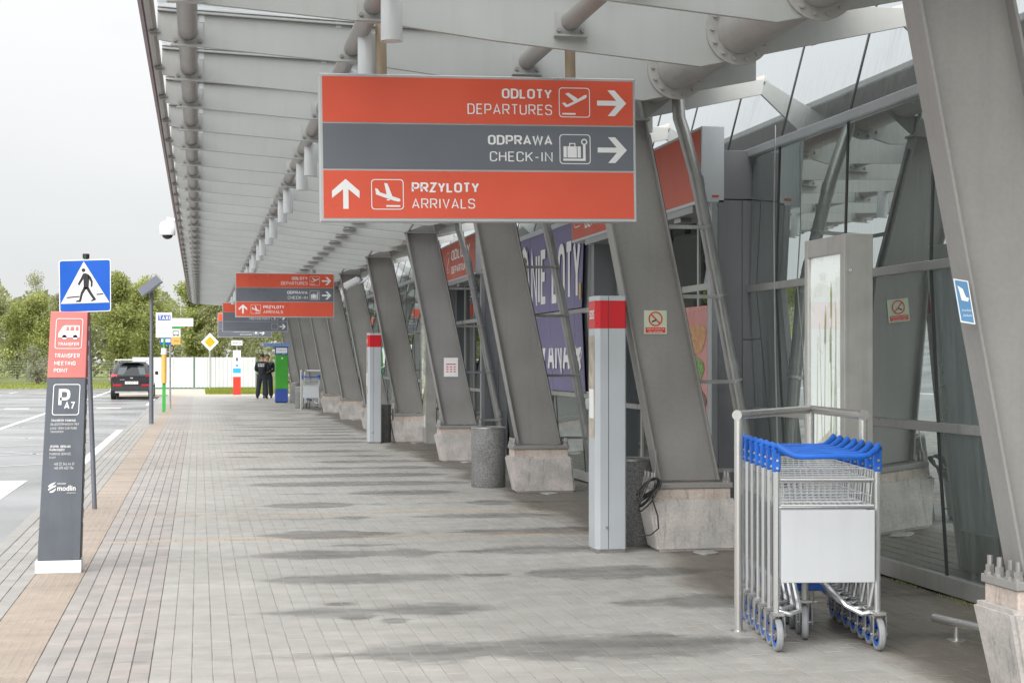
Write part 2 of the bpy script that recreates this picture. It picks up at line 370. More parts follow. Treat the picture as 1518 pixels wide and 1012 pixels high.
def glassmat(name, tint, base_refl, rough=.0, dirt=.0, bump=.02, body=(.05, .06, .06), seethru=.8):
    m = bpy.data.materials.new(name); m.use_nodes = True; t = m.node_tree; t.nodes.clear(); l = t.links.new
    o = t.nodes.new('ShaderNodeOutputMaterial'); gl = t.nodes.new('ShaderNodeBsdfGlossy'); gl.inputs['Roughness'].default_value = rough
    gl.inputs[0].default_value = (*tint, 1)
    tp = t.nodes.new('ShaderNodeBsdfTransparent'); tp.inputs[0].default_value = (.30, .34, .33, 1)
    df = t.nodes.new('ShaderNodeBsdfDiffuse'); df.inputs[0].default_value = (*body, 1)
    m1 = t.nodes.new('ShaderNodeMixShader'); m1.inputs[0].default_value = 1 - seethru; l(tp.outputs[0], m1.inputs[1]); l(df.outputs[0], m1.inputs[2])
    fr = t.nodes.new('ShaderNodeFresnel'); fr.inputs[0].default_value = 1.5
    mr = t.nodes.new('ShaderNodeMapRange'); mr.inputs[3].default_value = base_refl; mr.inputs[4].default_value = 1; l(fr.outputs[0], mr.inputs[0])
    geo = t.nodes.new('ShaderNodeNewGeometry')
    inv = t.nodes.new('ShaderNodeMath'); inv.operation = 'SUBTRACT'; inv.inputs[0].default_value = 1; l(geo.outputs['Backfacing'], inv.inputs[1])
    frm = t.nodes.new('ShaderNodeMath'); frm.operation = 'MULTIPLY'; l(mr.outputs[0], frm.inputs[0]); l(inv.outputs[0], frm.inputs[1])
    nz_ = t.nodes.new('ShaderNodeTexNoise'); nz_.inputs['Scale'].default_value = .7; l(geo.outputs['Position'], nz_.inputs[0])
    bp = t.nodes.new('ShaderNodeBump'); bp.inputs['Strength'].default_value = bump; bp.inputs['Distance'].default_value = .05; l(nz_.outputs[0], bp.inputs['Height'])
    l(bp.outputs[0], gl.inputs['Normal'])
    m2 = t.nodes.new('ShaderNodeMixShader'); l(frm.outputs[0], m2.inputs[0]); l(m1.outputs[0], m2.inputs[1]); l(gl.outputs[0], m2.inputs[2])
    last = m2
    if dirt:
        mp_ = t.nodes.new('ShaderNodeMapping'); mp_.inputs['Scale'].default_value = (20, 20, 1.2); l(geo.outputs['Position'], mp_.inputs[0])
        n2 = t.nodes.new('ShaderNodeTexNoise'); n2.inputs['Scale'].default_value = 1; n2.inputs['Detail'].default_value = 6; l(mp_.outputs[0], n2.inputs[0])
        r2 = t.nodes.new('ShaderNodeMapRange'); r2.inputs[1].default_value = .42; r2.inputs[2].default_value = .75; r2.inputs[3].default_value = dirt * .25; r2.inputs[4].default_value = dirt; l(n2.outputs[0], r2.inputs[0])
        dd = t.nodes.new('ShaderNodeBsdfDiffuse'); dd.inputs[0].default_value = (.5, .52, .52, 1)
        m3 = t.nodes.new('ShaderNodeMixShader'); l(r2.outputs[0], m3.inputs[0]); l(m2.outputs[0], m3.inputs[1]); l(dd.outputs[0], m3.inputs[2]); last = m3
    l(last.outputs[0], o.inputs[0]); return m
glass_low = glassmat('facade_glass', (.82, .90, .88), .58, dirt=.16, body=(.2,.23,.22), seethru=.6)
glass_up = glassmat('upper_glass', (.93, .97, .98), .62, dirt=.22)
glass_door = glassmat('door_glass', (.7, .75, .75), .12)
roof_glass = glassmat('roof_glass', (.9, .95, .95), .06, body=(.7, .72, .74), seethru=.85)
roof_glass.node_tree.nodes['Transparent BSDF'].inputs[0].default_value = (.93, .95, .96, 1)
dome_glass = glassmat('poster_glass', (.95, .97, .97), .04, seethru=1)
dome_glass.node_tree.nodes['Transparent BSDF'].inputs[0].default_value = (.99, 1, 1, 1)

# --- paving: stone colours plus the wet marks that lie on the paving, in world coordinates
def add_wet(t, colsock, l):
    """darkens a colour with the drip marks and the wet zone along the building; returns colour, wetness"""
    geo = t.nodes.new('ShaderNodeNewGeometry'); sep = t.nodes.new('ShaderNodeSeparateXYZ'); l(geo.outputs['Position'], sep.inputs[0])
    def mt(op, a, b=None, c=None, clamp=False):
        q = t.nodes.new('ShaderNodeMath'); q.operation = op; q.use_clamp = clamp
        for i, x in enumerate((a, b, c)):
            if x is None: continue
            if isinstance(x, (int, float)): q.inputs[i].default_value = x
            else: l(x, q.inputs[i])
        return q.outputs[0]
    def mapr(x, a, b, c, d):
        q = t.nodes.new('ShaderNodeMapRange'); q.interpolation_type = 'SMOOTHSTEP'; l(x, q.inputs[0])
        for i, vv in enumerate((a, b, c, d)): q.inputs[i + 1].default_value = vv
        return q.outputs[0]
    def noise(sc, vec=None, det=4, off=None):
        q = t.nodes.new('ShaderNodeTexNoise'); q.inputs['Scale'].default_value = 1; q.inputs['Detail'].default_value = det
        mp_ = t.nodes.new('ShaderNodeMapping'); mp_.inputs['Scale'].default_value = sc
        if off: mp_.inputs['Location'].default_value = off
        l(vec or geo.outputs['Position'], mp_.inputs[0]); l(mp_.outputs[0], q.inputs[0]); return q.outputs[0]
    X, Y = sep.outputs[0], sep.outputs[1]
    edge = noise((4, 9, 1), det=6); edge2 = noise((18, 18, 1), det=3)
    # drip bands below every gap of the canopy, 1.445 m apart
    ph = mt('DIVIDE', mt('SUBTRACT', Y, 8.28 - .7225), 1.4445)
    idx = mt('FLOOR', ph); fr = mt('ABSOLUTE', mt('SUBTRACT', mt('FRACT', ph), .5))
    comb = t.nodes.new('ShaderNodeCombineXYZ'); l(X, comb.inputs[0]); l(mt('MULTIPLY', idx, 7.31), comb.inputs[1])
    strength = noise((.75, 1, 1), comb.outputs[0], 2)
    st = mapr(strength, .30, .60, -.04, .27)
    xa = mt('ADD', X, mt('MULTIPLY', edge, .5))
    xf = mt('MULTIPLY', mapr(xa, .35, 1.2, 0, 1), mapr(xa, 3.2, 4.0, 1, .3))
    wid = mt('MULTIPLY', st, xf)
    d = mt('SUBTRACT', mt('ADD', fr, mt('MULTIPLY', mt('SUBTRACT', edge, .5), .26)), wid)
    d = mt('ADD', d, mt('MULTIPLY', mt('SUBTRACT', edge2, .5), .10))
    band = mapr(d, -.10, .035, 1, 0)
    # blotches close to the camera
    blot = None
    for (bx, by, rx, ry) in ((.92, 9.62, .16, .22), (1.12, 9.3, .10, .12), (.86, 10.0, .12, .10), (2.0, 11.2, .28, .10), (1.05, 12.4, .2, .1), (1.3, 13.2, .3, .1)):
        ex = mt('DIVIDE', mt('SUBTRACT', X, bx), rx); ey = mt('DIVIDE', mt('SUBTRACT', Y, by), ry)
        dd = mt('SQRT', mt('ADD', mt('MULTIPLY', ex, ex), mt('MULTIPLY', ey, ey)))
        dd = mt('ADD', dd, mt('MULTIPLY', mt('SUBTRACT', edge, .5), 2.2)); q = mapr(dd, .6, 1.1, 1, 0)
        blot = q if blot is None else mt('MAXIMUM', blot, q)
    wet = mt('MAXIMUM', band, blot)
    # damp zone beside the building
    dz = mt('ADD', X, mt('MULTIPLY', mt('SUBTRACT', noise((.9, .45, 1), det=5), .5), 1.3))
    damp = mapr(dz, 3.22, 3.55, 0, 1)
    big = noise((.35, .35, 1), det=5)
    soil = mt('MULTIPLY', mapr(big, .35, .7, .88, 1.05), mapr(noise((6, 6, 1), det=8), .3, .7, .93, 1.06))
    vo = t.nodes.new('ShaderNodeTexVoronoi'); vo.inputs['Scale'].default_value = 3.1; l(geo.outputs['Position'], vo.inputs[0])
    spot = mapr(vo.outputs['Distance'], .035, .055, .80, 1)
    vo2 = t.nodes.new('ShaderNodeTexVoronoi'); vo2.inputs['Scale'].default_value = 1.3; l(geo.outputs['Position'], vo2.inputs[0])
    spot2 = mapr(vo2.outputs['Distance'], .014, .020, 1.22, 1)
    soil = mt('MULTIPLY', mt('MULTIPLY', soil, spot), mt('MULTIPLY', spot2, mapr(noise((.9, 3.5, 1), det=7), .35, .65, .94, 1.04)))
    wf = mt('MULTIPLY', mt('MULTIPLY', mt('SUBTRACT', 1, mt('MULTIPLY', wet, mapr(noise((1.7, 5, 1), det=5), .3, .7, .28, .56))), mt('SUBTRACT', 1, mt('MULTIPLY', damp, .60))), soil)
    vm = t.nodes.new('ShaderNodeVectorMath'); vm.operation = 'SCALE'; l(colsock, vm.inputs[0]); l(wf, vm.inputs[3])
    # brownish tint of the damp zone
    mx_ = t.nodes.new('ShaderNodeMix'); mx_.data_type = 'RGBA'; mx_.blend_type = 'MULTIPLY'; l(mt('MULTIPLY', damp, .8), mx_.inputs[0])
    l(vm.outputs[0], mx_.inputs[6]); mx_.inputs[7].default_value = (1, .90, .79, 1)
    return mx_.outputs[2], mt('MAXIMUM', wet, damp)
def paver_mat(name, base, alt, spread, rough=.62):
    m = bpy.data.materials.new(name); m.use_nodes = True; t = m.node_tree; b = t.nodes['Principled BSDF']; l = t.links.new
    oi = t.nodes.new('ShaderNodeObjectInfo'); at = t.nodes.new('ShaderNodeAttribute'); at.attribute_name = 'rnd'
    ad = t.nodes.new('ShaderNodeMath'); ad.operation = 'ADD'; l(oi.outputs['Random'], ad.inputs[0]); l(at.outputs['Fac'], ad.inputs[1])
    fr = t.nodes.new('ShaderNodeMath'); fr.operation = 'FRACT'; l(ad.outputs[0], fr.inputs[0])
    r = t.nodes.new('ShaderNodeValToRGB'); e = r.color_ramp.elements
    e[0].color = (*[c * (1 - spread) for c in base], 1); e[1].color = (*[c * (1 + spread) for c in base], 1); e[1].position = .72
    x = e.new(.86); x.color = (*alt, 1); l(fr.outputs[0], r.inputs[0])
    geo = t.nodes.new('ShaderNodeNewGeometry'); n = t.nodes.new('ShaderNodeTexNoise'); n.inputs['Scale'].default_value = 90; n.inputs['Detail'].default_value = 4
    l(geo.outputs['Position'], n.inputs[0])
    mr = t.nodes.new('ShaderNodeMapRange'); mr.inputs[1].default_value = .3; mr.inputs[2].default_value = .7; mr.inputs[3].default_value = .93; mr.inputs[4].default_value = 1.07; l(n.outputs[0], mr.inputs[0])
    vm = t.nodes.new('ShaderNodeVectorMath'); vm.operation = 'SCALE'; l(r.outputs[0], vm.inputs[0]); l(mr.outputs[0], vm.inputs[3])
    c, wet = add_wet(t, vm.outputs[0], l); l(c, b.inputs['Base Color'])
    rr = t.nodes.new('ShaderNodeMapRange'); rr.inputs[3].default_value = rough; rr.inputs[4].default_value = .45; l(wet, rr.inputs[0]); l(rr.outputs[0], b.inputs['Roughness'])
    bp = t.nodes.new('ShaderNodeBump'); bp.inputs['Strength'].default_value = .25; bp.inputs['Distance'].default_value = .003; l(n.outputs[0], bp.inputs['Height']); l(bp.outputs[0], b.inputs['Normal'])
    return m
ZB = {'field': (.37, .355, .33), 'mixed': (.335, .308, .29), 'tan': (.36, .295, .24), 'edge': (.33, .315, .295), 'orange': (.42, .315, .22)}
pav_field = paver_mat('paver_light', ZB['field'], (.36, .34, .315), .025)
pav_mixed = paver_mat('paver_mixed', ZB['mixed'], (.37, .325, .305), .09)
pav_tan = paver_mat('paver_tan', ZB['tan'], (.34, .28, .23), .05)
pav_edge = paver_mat('paver_edge', ZB['edge'], (.33, .31, .29), .07)
pav_orange = paver_mat('paver_orange', ZB['orange'], (.39, .32, .25), .08)
PAVM = [pav_field, pav_mixed, pav_tan, pav_edge, pav_orange]

def sheet_mat():
    """joint bed near the camera, coursed stones beyond the modelled ones"""
    m = bpy.data.materials.new('paving_far'); m.use_nodes = True; t = m.node_tree; b = t.nodes['Principled BSDF']; l = t.links.new
    geo = t.nodes.new('ShaderNodeNewGeometry'); sep = t.nodes.new('ShaderNodeSeparateXYZ'); l(geo.outputs['Position'], sep.inputs[0])
    comb = t.nodes.new('ShaderNodeCombineXYZ'); l(sep.outputs[1], comb.inputs[0]); l(sep.outputs[0], comb.inputs[1])
    br = t.nodes.new('ShaderNodeTexBrick'); l(comb.outputs[0], br.inputs[0]); br.inputs['Scale'].default_value = 1
    br.inputs['Brick Width'].default_value = .2; br.inputs['Row Height'].default_value = .1; br.inputs['Mortar Size'].default_value = .004
    br.inputs['Color1'].default_value = (1.05, 1.05, 1.05, 1); br.inputs['Color2'].default_value = (.95, .95, .95, 1); br.inputs['Mortar'].default_value = (.72, .7, .68, 1)
    r = t.nodes.new('ShaderNodeValToRGB'); r.color_ramp.interpolation = 'CONSTANT'; e = r.color_ramp.elements
    mr = t.nodes.new('ShaderNodeMapRange'); mr.inputs[1].default_value = -1.6; mr.inputs[2].default_value = 4.4; l(sep.outputs[0], mr.inputs[0])
    e[0].color = (*ZB['edge'], 1); e[0].position = 0
    e[1].color = (*ZB['tan'], 1); e[1].position = (.5) / 6
    q = e.new((-.79 + 1.6) / 6); q.color = (*ZB['mixed'], 1)
    q = e.new((-.23 + 1.6) / 6); q.color = (*ZB['field'], 1)
    l(mr.outputs[0], r.inputs[0])
    mm = t.nodes.new('ShaderNodeMix'); mm.data_type = 'RGBA'; mm.blend_type = 'MULTIPLY'; mm.inputs[0].default_value = 1; l(r.outputs[0], mm.inputs[6]); l(br.outputs[0], mm.inputs[7])
    # crosswise ochre courses
    cur = mm.outputs[2]
    for y0 in (36.7, 38.8, 48.4, 50.5):
        a = t.nodes.new('ShaderNodeMath'); a.operation = 'COMPARE'; a.inputs[1].default_value = y0; a.inputs[2].default_value = .06; l(sep.outputs[1], a.inputs[0])
        k = t.nodes.new('ShaderNodeMix'); k.data_type = 'RGBA'; l(a.outputs[0], k.inputs[0]); l(cur, k.inputs[6]); k.inputs[7].default_value = (*ZB['orange'], 1); cur = k.outputs[2]
    c, wet = add_wet(t, cur, l); l(c, b.inputs['Base Color'])
    rr = t.nodes.new('ShaderNodeMapRange'); rr.inputs[3].default_value = .6; rr.inputs[4].default_value = .45; l(wet, rr.inputs[0]); l(rr.outputs[0], b.inputs['Roughness'])
    return m
def bed_mat():
    m = bpy.data.materials.new('joint_sand'); m.use_nodes = True; t = m.node_tree; b = t.nodes['Principled BSDF']; l = t.links.new
    geo = t.nodes.new('ShaderNodeNewGeometry'); sep = t.nodes.new('ShaderNodeSeparateXYZ'); l(geo.outputs['Position'], sep.inputs[0])
    gt = t.nodes.new('ShaderNodeMath'); gt.operation = 'GREATER_THAN'; gt.inputs[1].default_value = -.2; l(sep.outputs[0], gt.inputs[0])
    k0 = t.nodes.new('ShaderNodeMix'); k0.data_type = 'RGBA'; cp = t.nodes.new('ShaderNodeMath'); cp.operation = 'COMPARE'; cp.inputs[1].default_value = -.965; cp.inputs[2].default_value = .165; l(sep.outputs[0], cp.inputs[0]); l(cp.outputs[0], k0.inputs[0])
    k0.inputs[6].default_value = (.17, .15, .135, 1); k0.inputs[7].default_value = (.30, .24, .20, 1)
    k = t.nodes.new('ShaderNodeMix'); k.data_type = 'RGBA'; l(gt.outputs[0], k.inputs[0]); l(k0.outputs[2], k.inputs[6]); k.inputs[7].default_value = (.40, .375, .34, 1)
    n = t.nodes.new('ShaderNodeTexNoise'); n.inputs['Scale'].default_value = 3; n.inputs['Detail'].default_value = 6; l(geo.outputs['Position'], n.inputs[0])
    mr = t.nodes.new('ShaderNodeMapRange'); mr.inputs[1].default_value = .3; mr.inputs[2].default_value = .7; mr.inputs[3].default_value = .75; mr.inputs[4].default_value = 1.25; l(n.outputs[0], mr.inputs[0])
    vm = t.nodes.new('ShaderNodeVectorMath'); vm.operation = 'SCALE'; l(k.outputs[2], vm.inputs[0]); l(mr.outputs[0], vm.inputs[3]); l(vm.outputs[0], b.inputs['Base Color'])
    b.inputs['Roughness'].default_value = .9; return m
paving_far = sheet_mat(); joint_sand = bed_mat()

def asphalt_mat():
    m = bpy.data.materials.new('wet_asphalt'); m.use_nodes = True; t = m.node_tree; b = t.nodes['Principled BSDF']; l = t.links.new
    geo = t.nodes.new('ShaderNodeNewGeometry')
    n = t.nodes.new('ShaderNodeTexNoise'); n.inputs['Scale'].default_value = .35; n.inputs['Detail'].default_value = 7; l(geo.outputs['Position'], n.inputs[0])
    f = t.nodes.new('ShaderNodeTexNoise'); f.inputs['Scale'].default_value = 60; f.inputs['Detail'].default_value = 3; l(geo.outputs['Position'], f.inputs[0])
    r = t.nodes.new('ShaderNodeValToRGB'); r.color_ramp.elements[0].color = (.155, .155, .16, 1); r.color_ramp.elements[1].color = (.30, .30, .305, 1)
    r.color_ramp.elements[0].position = .35; r.color_ramp.elements[1].position = .65; l(n.outputs[0], r.inputs[0])
    mr = t.nodes.new('ShaderNodeMapRange'); mr.inputs[3].default_value = .8; mr.inputs[4].default_value = 1.2; l(f.outputs[0], mr.inputs[0])
    vm = t.nodes.new('ShaderNodeVectorMath'); vm.operation = 'SCALE'; l(r.outputs[0], vm.inputs[0]); l(mr.outputs[0], vm.inputs[3]); l(vm.outputs[0], b.inputs['Base Color'])
    rr = t.nodes.new('ShaderNodeMapRange'); rr.inputs[1].default_value = .35; rr.inputs[2].default_value = .65; rr.inputs[3].default_value = .22; rr.inputs[4].default_value = .42; l(n.outputs[0], rr.inputs[0]); l(rr.outputs[0], b.inputs['Roughness'])
    bp = t.nodes.new('ShaderNodeBump'); bp.inputs['Strength'].default_value = .3; bp.inputs['Distance'].default_value = .004; l(f.outputs[0], bp.inputs['Height']); l(bp.outputs[0], b.inputs['Normal'])
    return m
asphalt = asphalt_mat()

def concrete_mat(name, base, pink, rough=.8):
    """cast concrete: pinkish weathering, grey algae at the foot and black vertical runs"""
    m = bpy.data.materials.new(name); m.use_nodes = True; t = m.node_tree; b = t.nodes['Principled BSDF']; l = t.links.new
    geo = t.nodes.new('ShaderNodeNewGeometry')
    n = t.nodes.new('ShaderNodeTexNoise'); n.inputs['Scale'].default_value = 5; n.inputs['Detail'].default_value = 7; l(geo.outputs['Position'], n.inputs[0])
    r = t.nodes.new('ShaderNodeValToRGB'); r.color_ramp.elements[0].color = (*base, 1); r.color_ramp.elements[1].color = (*pink, 1)
    r.color_ramp.elements[0].position = .38; r.color_ramp.elements[1].position = .6; l(n.outputs[0], r.inputs[0])
    mp_ = t.nodes.new('ShaderNodeMapping'); mp_.inputs['Scale'].default_value = (22, 22, 3); l(geo.outputs['Position'], mp_.inputs[0])
    n2 = t.nodes.new('ShaderNodeTexNoise'); n2.inputs['Scale'].default_value = 1; n2.inputs['Detail'].default_value = 8; n2.inputs['Roughness'].default_value = .7; l(mp_.outputs[0], n2.inputs[0])
    r2 = t.nodes.new('ShaderNodeMapRange'); r2.inputs[1].default_value = .55; r2.inputs[2].default_value = .72; r2.inputs[3].default_value = 1; r2.inputs[4].default_value = .5; l(n2.outputs[0], r2.inputs[0])
    n3 = t.nodes.new('ShaderNodeTexNoise'); n3.inputs['Scale'].default_value = 60; n3.inputs['Detail'].default_value = 4; l(geo.outputs['Position'], n3.inputs[0])
    r3 = t.nodes.new('ShaderNodeMapRange'); r3.inputs[1].default_value = .3; r3.inputs[2].default_value = .7; r3.inputs[3].default_value = .86; r3.inputs[4].default_value = 1.12; l(n3.outputs[0], r3.inputs[0])
    q = t.nodes.new('ShaderNodeMath'); q.operation = 'MULTIPLY'; l(r2.outputs[0], q.inputs[0]); l(r3.outputs[0], q.inputs[1])
    vm = t.nodes.new('ShaderNodeVectorMath'); vm.operation = 'SCALE'; l(r.outputs[0], vm.inputs[0]); l(q.outputs[0], vm.inputs[3]); l(vm.outputs[0], b.inputs['Base Color'])
    b.inputs['Roughness'].default_value = rough
    bp = t.nodes.new('ShaderNodeBump'); bp.inputs['Strength'].default_value = .5; bp.inputs['Distance'].default_value = .004; l(n3.outputs[0], bp.inputs['Height']); l(bp.outputs[0], b.inputs['Normal'])
    return m
conc = concrete_mat('footing_concrete', (.40, .385, .37), (.53, .49, .47))
plinth_m = concrete_mat('plinth_mortar', (.43, .37, .33), (.54, .46, .41))
bin_m = M('washed_aggregate', (.20, .20, .20), .85, var=.15, scale=5, fine=.45, bscale=95, bump=.8)
kerb_m = M('kerb_stone', (.30, .29, .275), .7, var=.1, scale=2, fine=.06)
mark_m = M('road_marking', (.66, .66, .66), .5, var=.12, scale=2.5, fine=.1, bscale=20)

# ------------------------------------------------------------------ the ground
M_ = 1.4445                                          # beam and glazing module
g = MB(); g.v = [(-700, -60, -.16), (700, -60, -.16), (700, 1500, -.16), (-700, 1500, -.16)]; g.f = [(0, 1, 2, 3)]; g.m = [0]
g.build('ground', grass_m, kind='structure')
g = MB(); g.v = [(-60, -25, -.10), (-1.62, -25, -.10), (-1.62, 90.2, -.10), (-60, 90.2, -.10)]; g.f = [(0, 1, 2, 3)]; g.m = [0]
g.build('road', asphalt, kind='structure')
g = MB(); g.box(-60, -3.7, 90.2, 90.35, -.15, -.0); g.build('kerb', kerb_m, kind='structure')
g = MB(); g.box(-3.7, 3.2, 88.6, 95, -.15, -.02); g.box(-3.7, 14, 70.3, 70.5, -.15, .002); g.build('path_edge', path_m, kind='structure')
g = MB(); g.box(-1.35, 14, 70.5, 74.5, -.15, -.004); g.box(-3.7, .3, 74.5, 88.6, -.15, -.006); g.build('footpath', path_m, kind='structure')
g = MB(); g.box(.3, 14, 74.5, 88.6, -.15, .004); verge = g.build('grass_verge', grass_m, kind='structure')
# the paving: bed plus far sheet
pavement = MB()
pavement.box(-1.5, 4.9, -12, 36.6, -.12, -.0055, 0); pavement.box(-1.5, 4.9, 36.6, 70.3, -.12, 0, 1)
pavement = pavement.build('pavement', [joint_sand, paving_far], kind='structure')
# kerb stones, one metre each, laid flush behind the gutter
kb = MB().box(-.058, .058, -.495, .495, -.14, 0).mesh('kerb_stone', bevel=.008); kb.materials.append(kerb_m)
for i in range(82):
    link('kerb_stone', kb, pavement, (-1.562, -11 + i * 1.0, random.uniform(-.002, .002)))
# stones
def stone_mesh(w_, l_, m):
    me = MB().box(-w_ / 2, w_ / 2, -l_ / 2, l_ / 2, -.05, 0).mesh('paving_stone', bevel=.0022); me.materials.append(m); return me
xs = []
x = -1.5
while x < 4.74:
    wd = .10
    if x < -1.13: z = 3
    elif x < -.80: z = 2
    elif x < -.24: z = 1
    else: z = 0
    if z == 2: wd = .3375
    if z == 3: wd = .0925
    if z == 1: wd = .0933
    xs.append((x + wd / 2, wd, z)); x += wd
stones = []
SEG = [(5.0, 13.76, 0), (13.76, 13.86, 1), (13.86, 15.96, 0), (15.96, 16.06, 1), (16.06, 24.86, 0), (24.86, 24.96, 1), (24.96, 27.0, 0), (27.0, 27.1, 1), (27.1, 36.6, 0)]
for y0, y1, cross in SEG:
    if cross:
        xx = -.79
        while xx < 4.6: stones.append((xx + .1, (y0 + y1) / 2, .2, .1, 4)); xx += .2
        for (xc, wd, z) in xs:
            if z in (2, 3): stones.append((xc, (y0 + y1) / 2, wd, .1, z))
        continue
    for k, (xc, wd, z) in enumerate(xs):
        y = y0 - (.1 if k % 2 else 0)
        while y < y1 - .01:
            a, b_ = max(y, y0), min(y + .2, y1)
            if b_ - a > .03: stones.append((xc, (a + b_) / 2, wd, b_ - a, z))
            y += .2
th = R(10.942); cs, sn = math.cos(th), math.sin(th)
def visible(x, y):
    D = x * sn + y * cs; Lr = (x * cs - y * sn) / D
    return abs(Lr) < .30 and D > 7.75 and not (x > 2.95 and y > 7.6 and x < 3.9 and y < 9.6)
vis = sorted([s for s in stones if visible(s[0], s[1]) and s[3] > .19 and s[4] != 4], key=lambda s: s[0] * sn + s[1] * cs)[:296]
vs = set(vis); GAPX, GAPY = .0045, .0026
cache = {}
for (x, y, wd, ln, z) in vis:
    if (wd, z) not in cache: cache[(wd, z)] = stone_mesh(wd - GAPX, .2 - GAPY, PAVM[z])
    o = link('paving_stone', cache[(wd, z)], pavement, (x, y, random.uniform(-.0012, .0012))); o.rotation_euler = (random.uniform(-.006, .006), random.uniform(-.009, .009), random.uniform(-.008, .008))
V, F, MI, RN = [], [], [], []
for s in stones:
    if s in vs: continue
    x, y, wd, ln, z = s; n = len(V); hx, hy_ = (wd - GAPX) / 2, (ln - GAPY) / 2; zz = random.uniform(-.0012, .0012); a, b_ = random.uniform(-.0005, .0005), random.uniform(-.0005, .0005)
    for (i, j) in ((-1, -1), (1, -1), (1, 1), (-1, 1)): V.append((x + i * hx, y + j * hy_, -.02))
    for (i, j) in ((-1, -1), (1, -1), (1, 1), (-1, 1)): V.append((x + i * hx, y + j * hy_, -.0018 + zz))
    for (i, j) in ((-1, -1), (1, -1), (1, 1), (-1, 1)): V.append((x + i * (hx - .002), y + j * (hy_ - .001), zz + a * i + b_ * j))
    F.append((n + 8, n + 9, n + 10, n + 11))
    for q in range(4):
        F.append((n + q, n + (q + 1) % 4, n + 4 + (q + 1) % 4, n + 4 + q)); F.append((n + 4 + q, n + 4 + (q + 1) % 4, n + 8 + (q + 1) % 4, n + 8 + q))
    MI += [z] * 9; RN += [random.random()] * 12
me = bpy.data.meshes.new('paving_stones'); me.from_pydata(V, [], F); me.polygons.foreach_set('material_index', MI)
at = me.attributes.new('rnd', 'FLOAT', 'POINT'); at.data.foreach_set('value', RN)
for m in PAVM: me.materials.append(m)
link('paving_stones', me, pavement, kind='stuff')
# tactile bumps on the tan strip
V, F = [], []
y = 6.5
while y < 19:
    for k in range(6):
        x0 = -1.09 + k * .0535; n = len(V)
        for (r_, z_) in ((.014, 0), (.008, .0028)):
            for q in range(6): V.append((x0 + r_ * math.cos(q * 1.0472), y + r_ * math.sin(q * 1.0472), z_ - .001))
        F += [(n + q, n + (q + 1) % 6, n + 6 + (q + 1) % 6, n + 6 + q) for q in range(6)] + [tuple(n + 6 + q for q in range(6))]
    y += .0535
me = bpy.data.meshes.new('tactile_bumps'); me.from_pydata(V, [], F); me.materials.append(pav_tan); link('tactile_bumps', me, pavement, kind='stuff')

# road markings
mk = MB()
def stripe(x0, y0, x1, y1, wd, broken=0):
    a, b_ = Vector((x0, y0, 0)), Vector((x1, y1, 0)); d = (b_ - a).normalized(); nrm = Vector((-d.y, d.x, 0)) * wd / 2
    n = len(mk.v)
    for p in (a - nrm, b_ - nrm, b_ + nrm, a + nrm): mk.v.append((p.x, p.y, -.096))
    mk.face([n, n + 1, n + 2, n + 3])
stripe(-1.80, 23.8, -1.80, 38.5, .15)
stripe(-1.85, 60, -1.85, 89, .12)
for k in range(7): stripe(-2.5 - 1.0 * k, 19.0, -2.5 - 1.0 * k, 22.5, .5)     # zebra crossing
for k in range(6): stripe(-3.4 - 1.5 * k, 56.4, -2.6 - 1.5 * k, 56.4, .9)
stripe(-4.6, 24, -4.6, 90, .14)
for k in range(9): stripe(-4.5, 24.5 + 3.2 * k, -2.0, 26.3 + 3.2 * k, .07)
for k in range(5): stripe(-4.5, 31 + 5 * k, -2.0, 28 + 5 * k, .06)
for k in range(10): stripe(-9 - .02 * k, 20 + 7 * k, -9 - .02 * k, 23.4 + 7 * k, .14)
for k in range(6): stripe(-9.4, 30 + 9 * k, -14.5, 33 + 9 * k, .12)
mk.build('road_marking', mark_m, kind='structure')

# ------------------------------------------------------------------ canopy
BY = [10.42 + M_ * k for k in range(-4, 39)]           # beam planes
canopy = thing('canopy', 'long grey steel canopy of plate beams and pipes over the pavement', 'canopy', (0, 0, 0))
bot = [(-.292, 3.80), (0, 3.756), (1.263, 3.665), (1.901, 3.59), (3.30, 3.470)]
end_s = [(4.20, 3.655), (4.20, 3.84)]; end_l = [(4.78, 3.80), (4.78, 3.92)]
top_l = [(-.292, 4.0), (0, 3.985), (1.076, 3.946), (3.30, 3.93)]
def beam_mesh(end):
    prof = bot + end + list(reversed(top_l))
    m = MB().prism(prof, (0, .016, 0), (1, 0, 0), (0, 0, 1), .0)
    m = MB(); m.prism(prof, (0, -.016, 0), (1, 0, 0), (0, 0, 1), .032)
    # stiffener and lip along the top
    for (a, b_) in zip(top_l[:-1], top_l[1:]):
        m.hexa([(a[0], -.05, a[1] + .001), (b_[0], -.05, b_[1] + .001), (b_[0], .05, b_[1] + .001), (a[0], .05, a[1] + .001), (a[0], -.05, a[1] + .016), (b_[0], -.05, b_[1] + .016), (b_[0], .05, b_[1] + .016), (a[0], .05, a[1] + .016)])
    return m.mesh('beam', bevel=.002)
bm_s, bm_l = beam_mesh(end_s), beam_mesh(end_l)
for q in (bm_s, bm_l): q.materials.append(beam_paint)
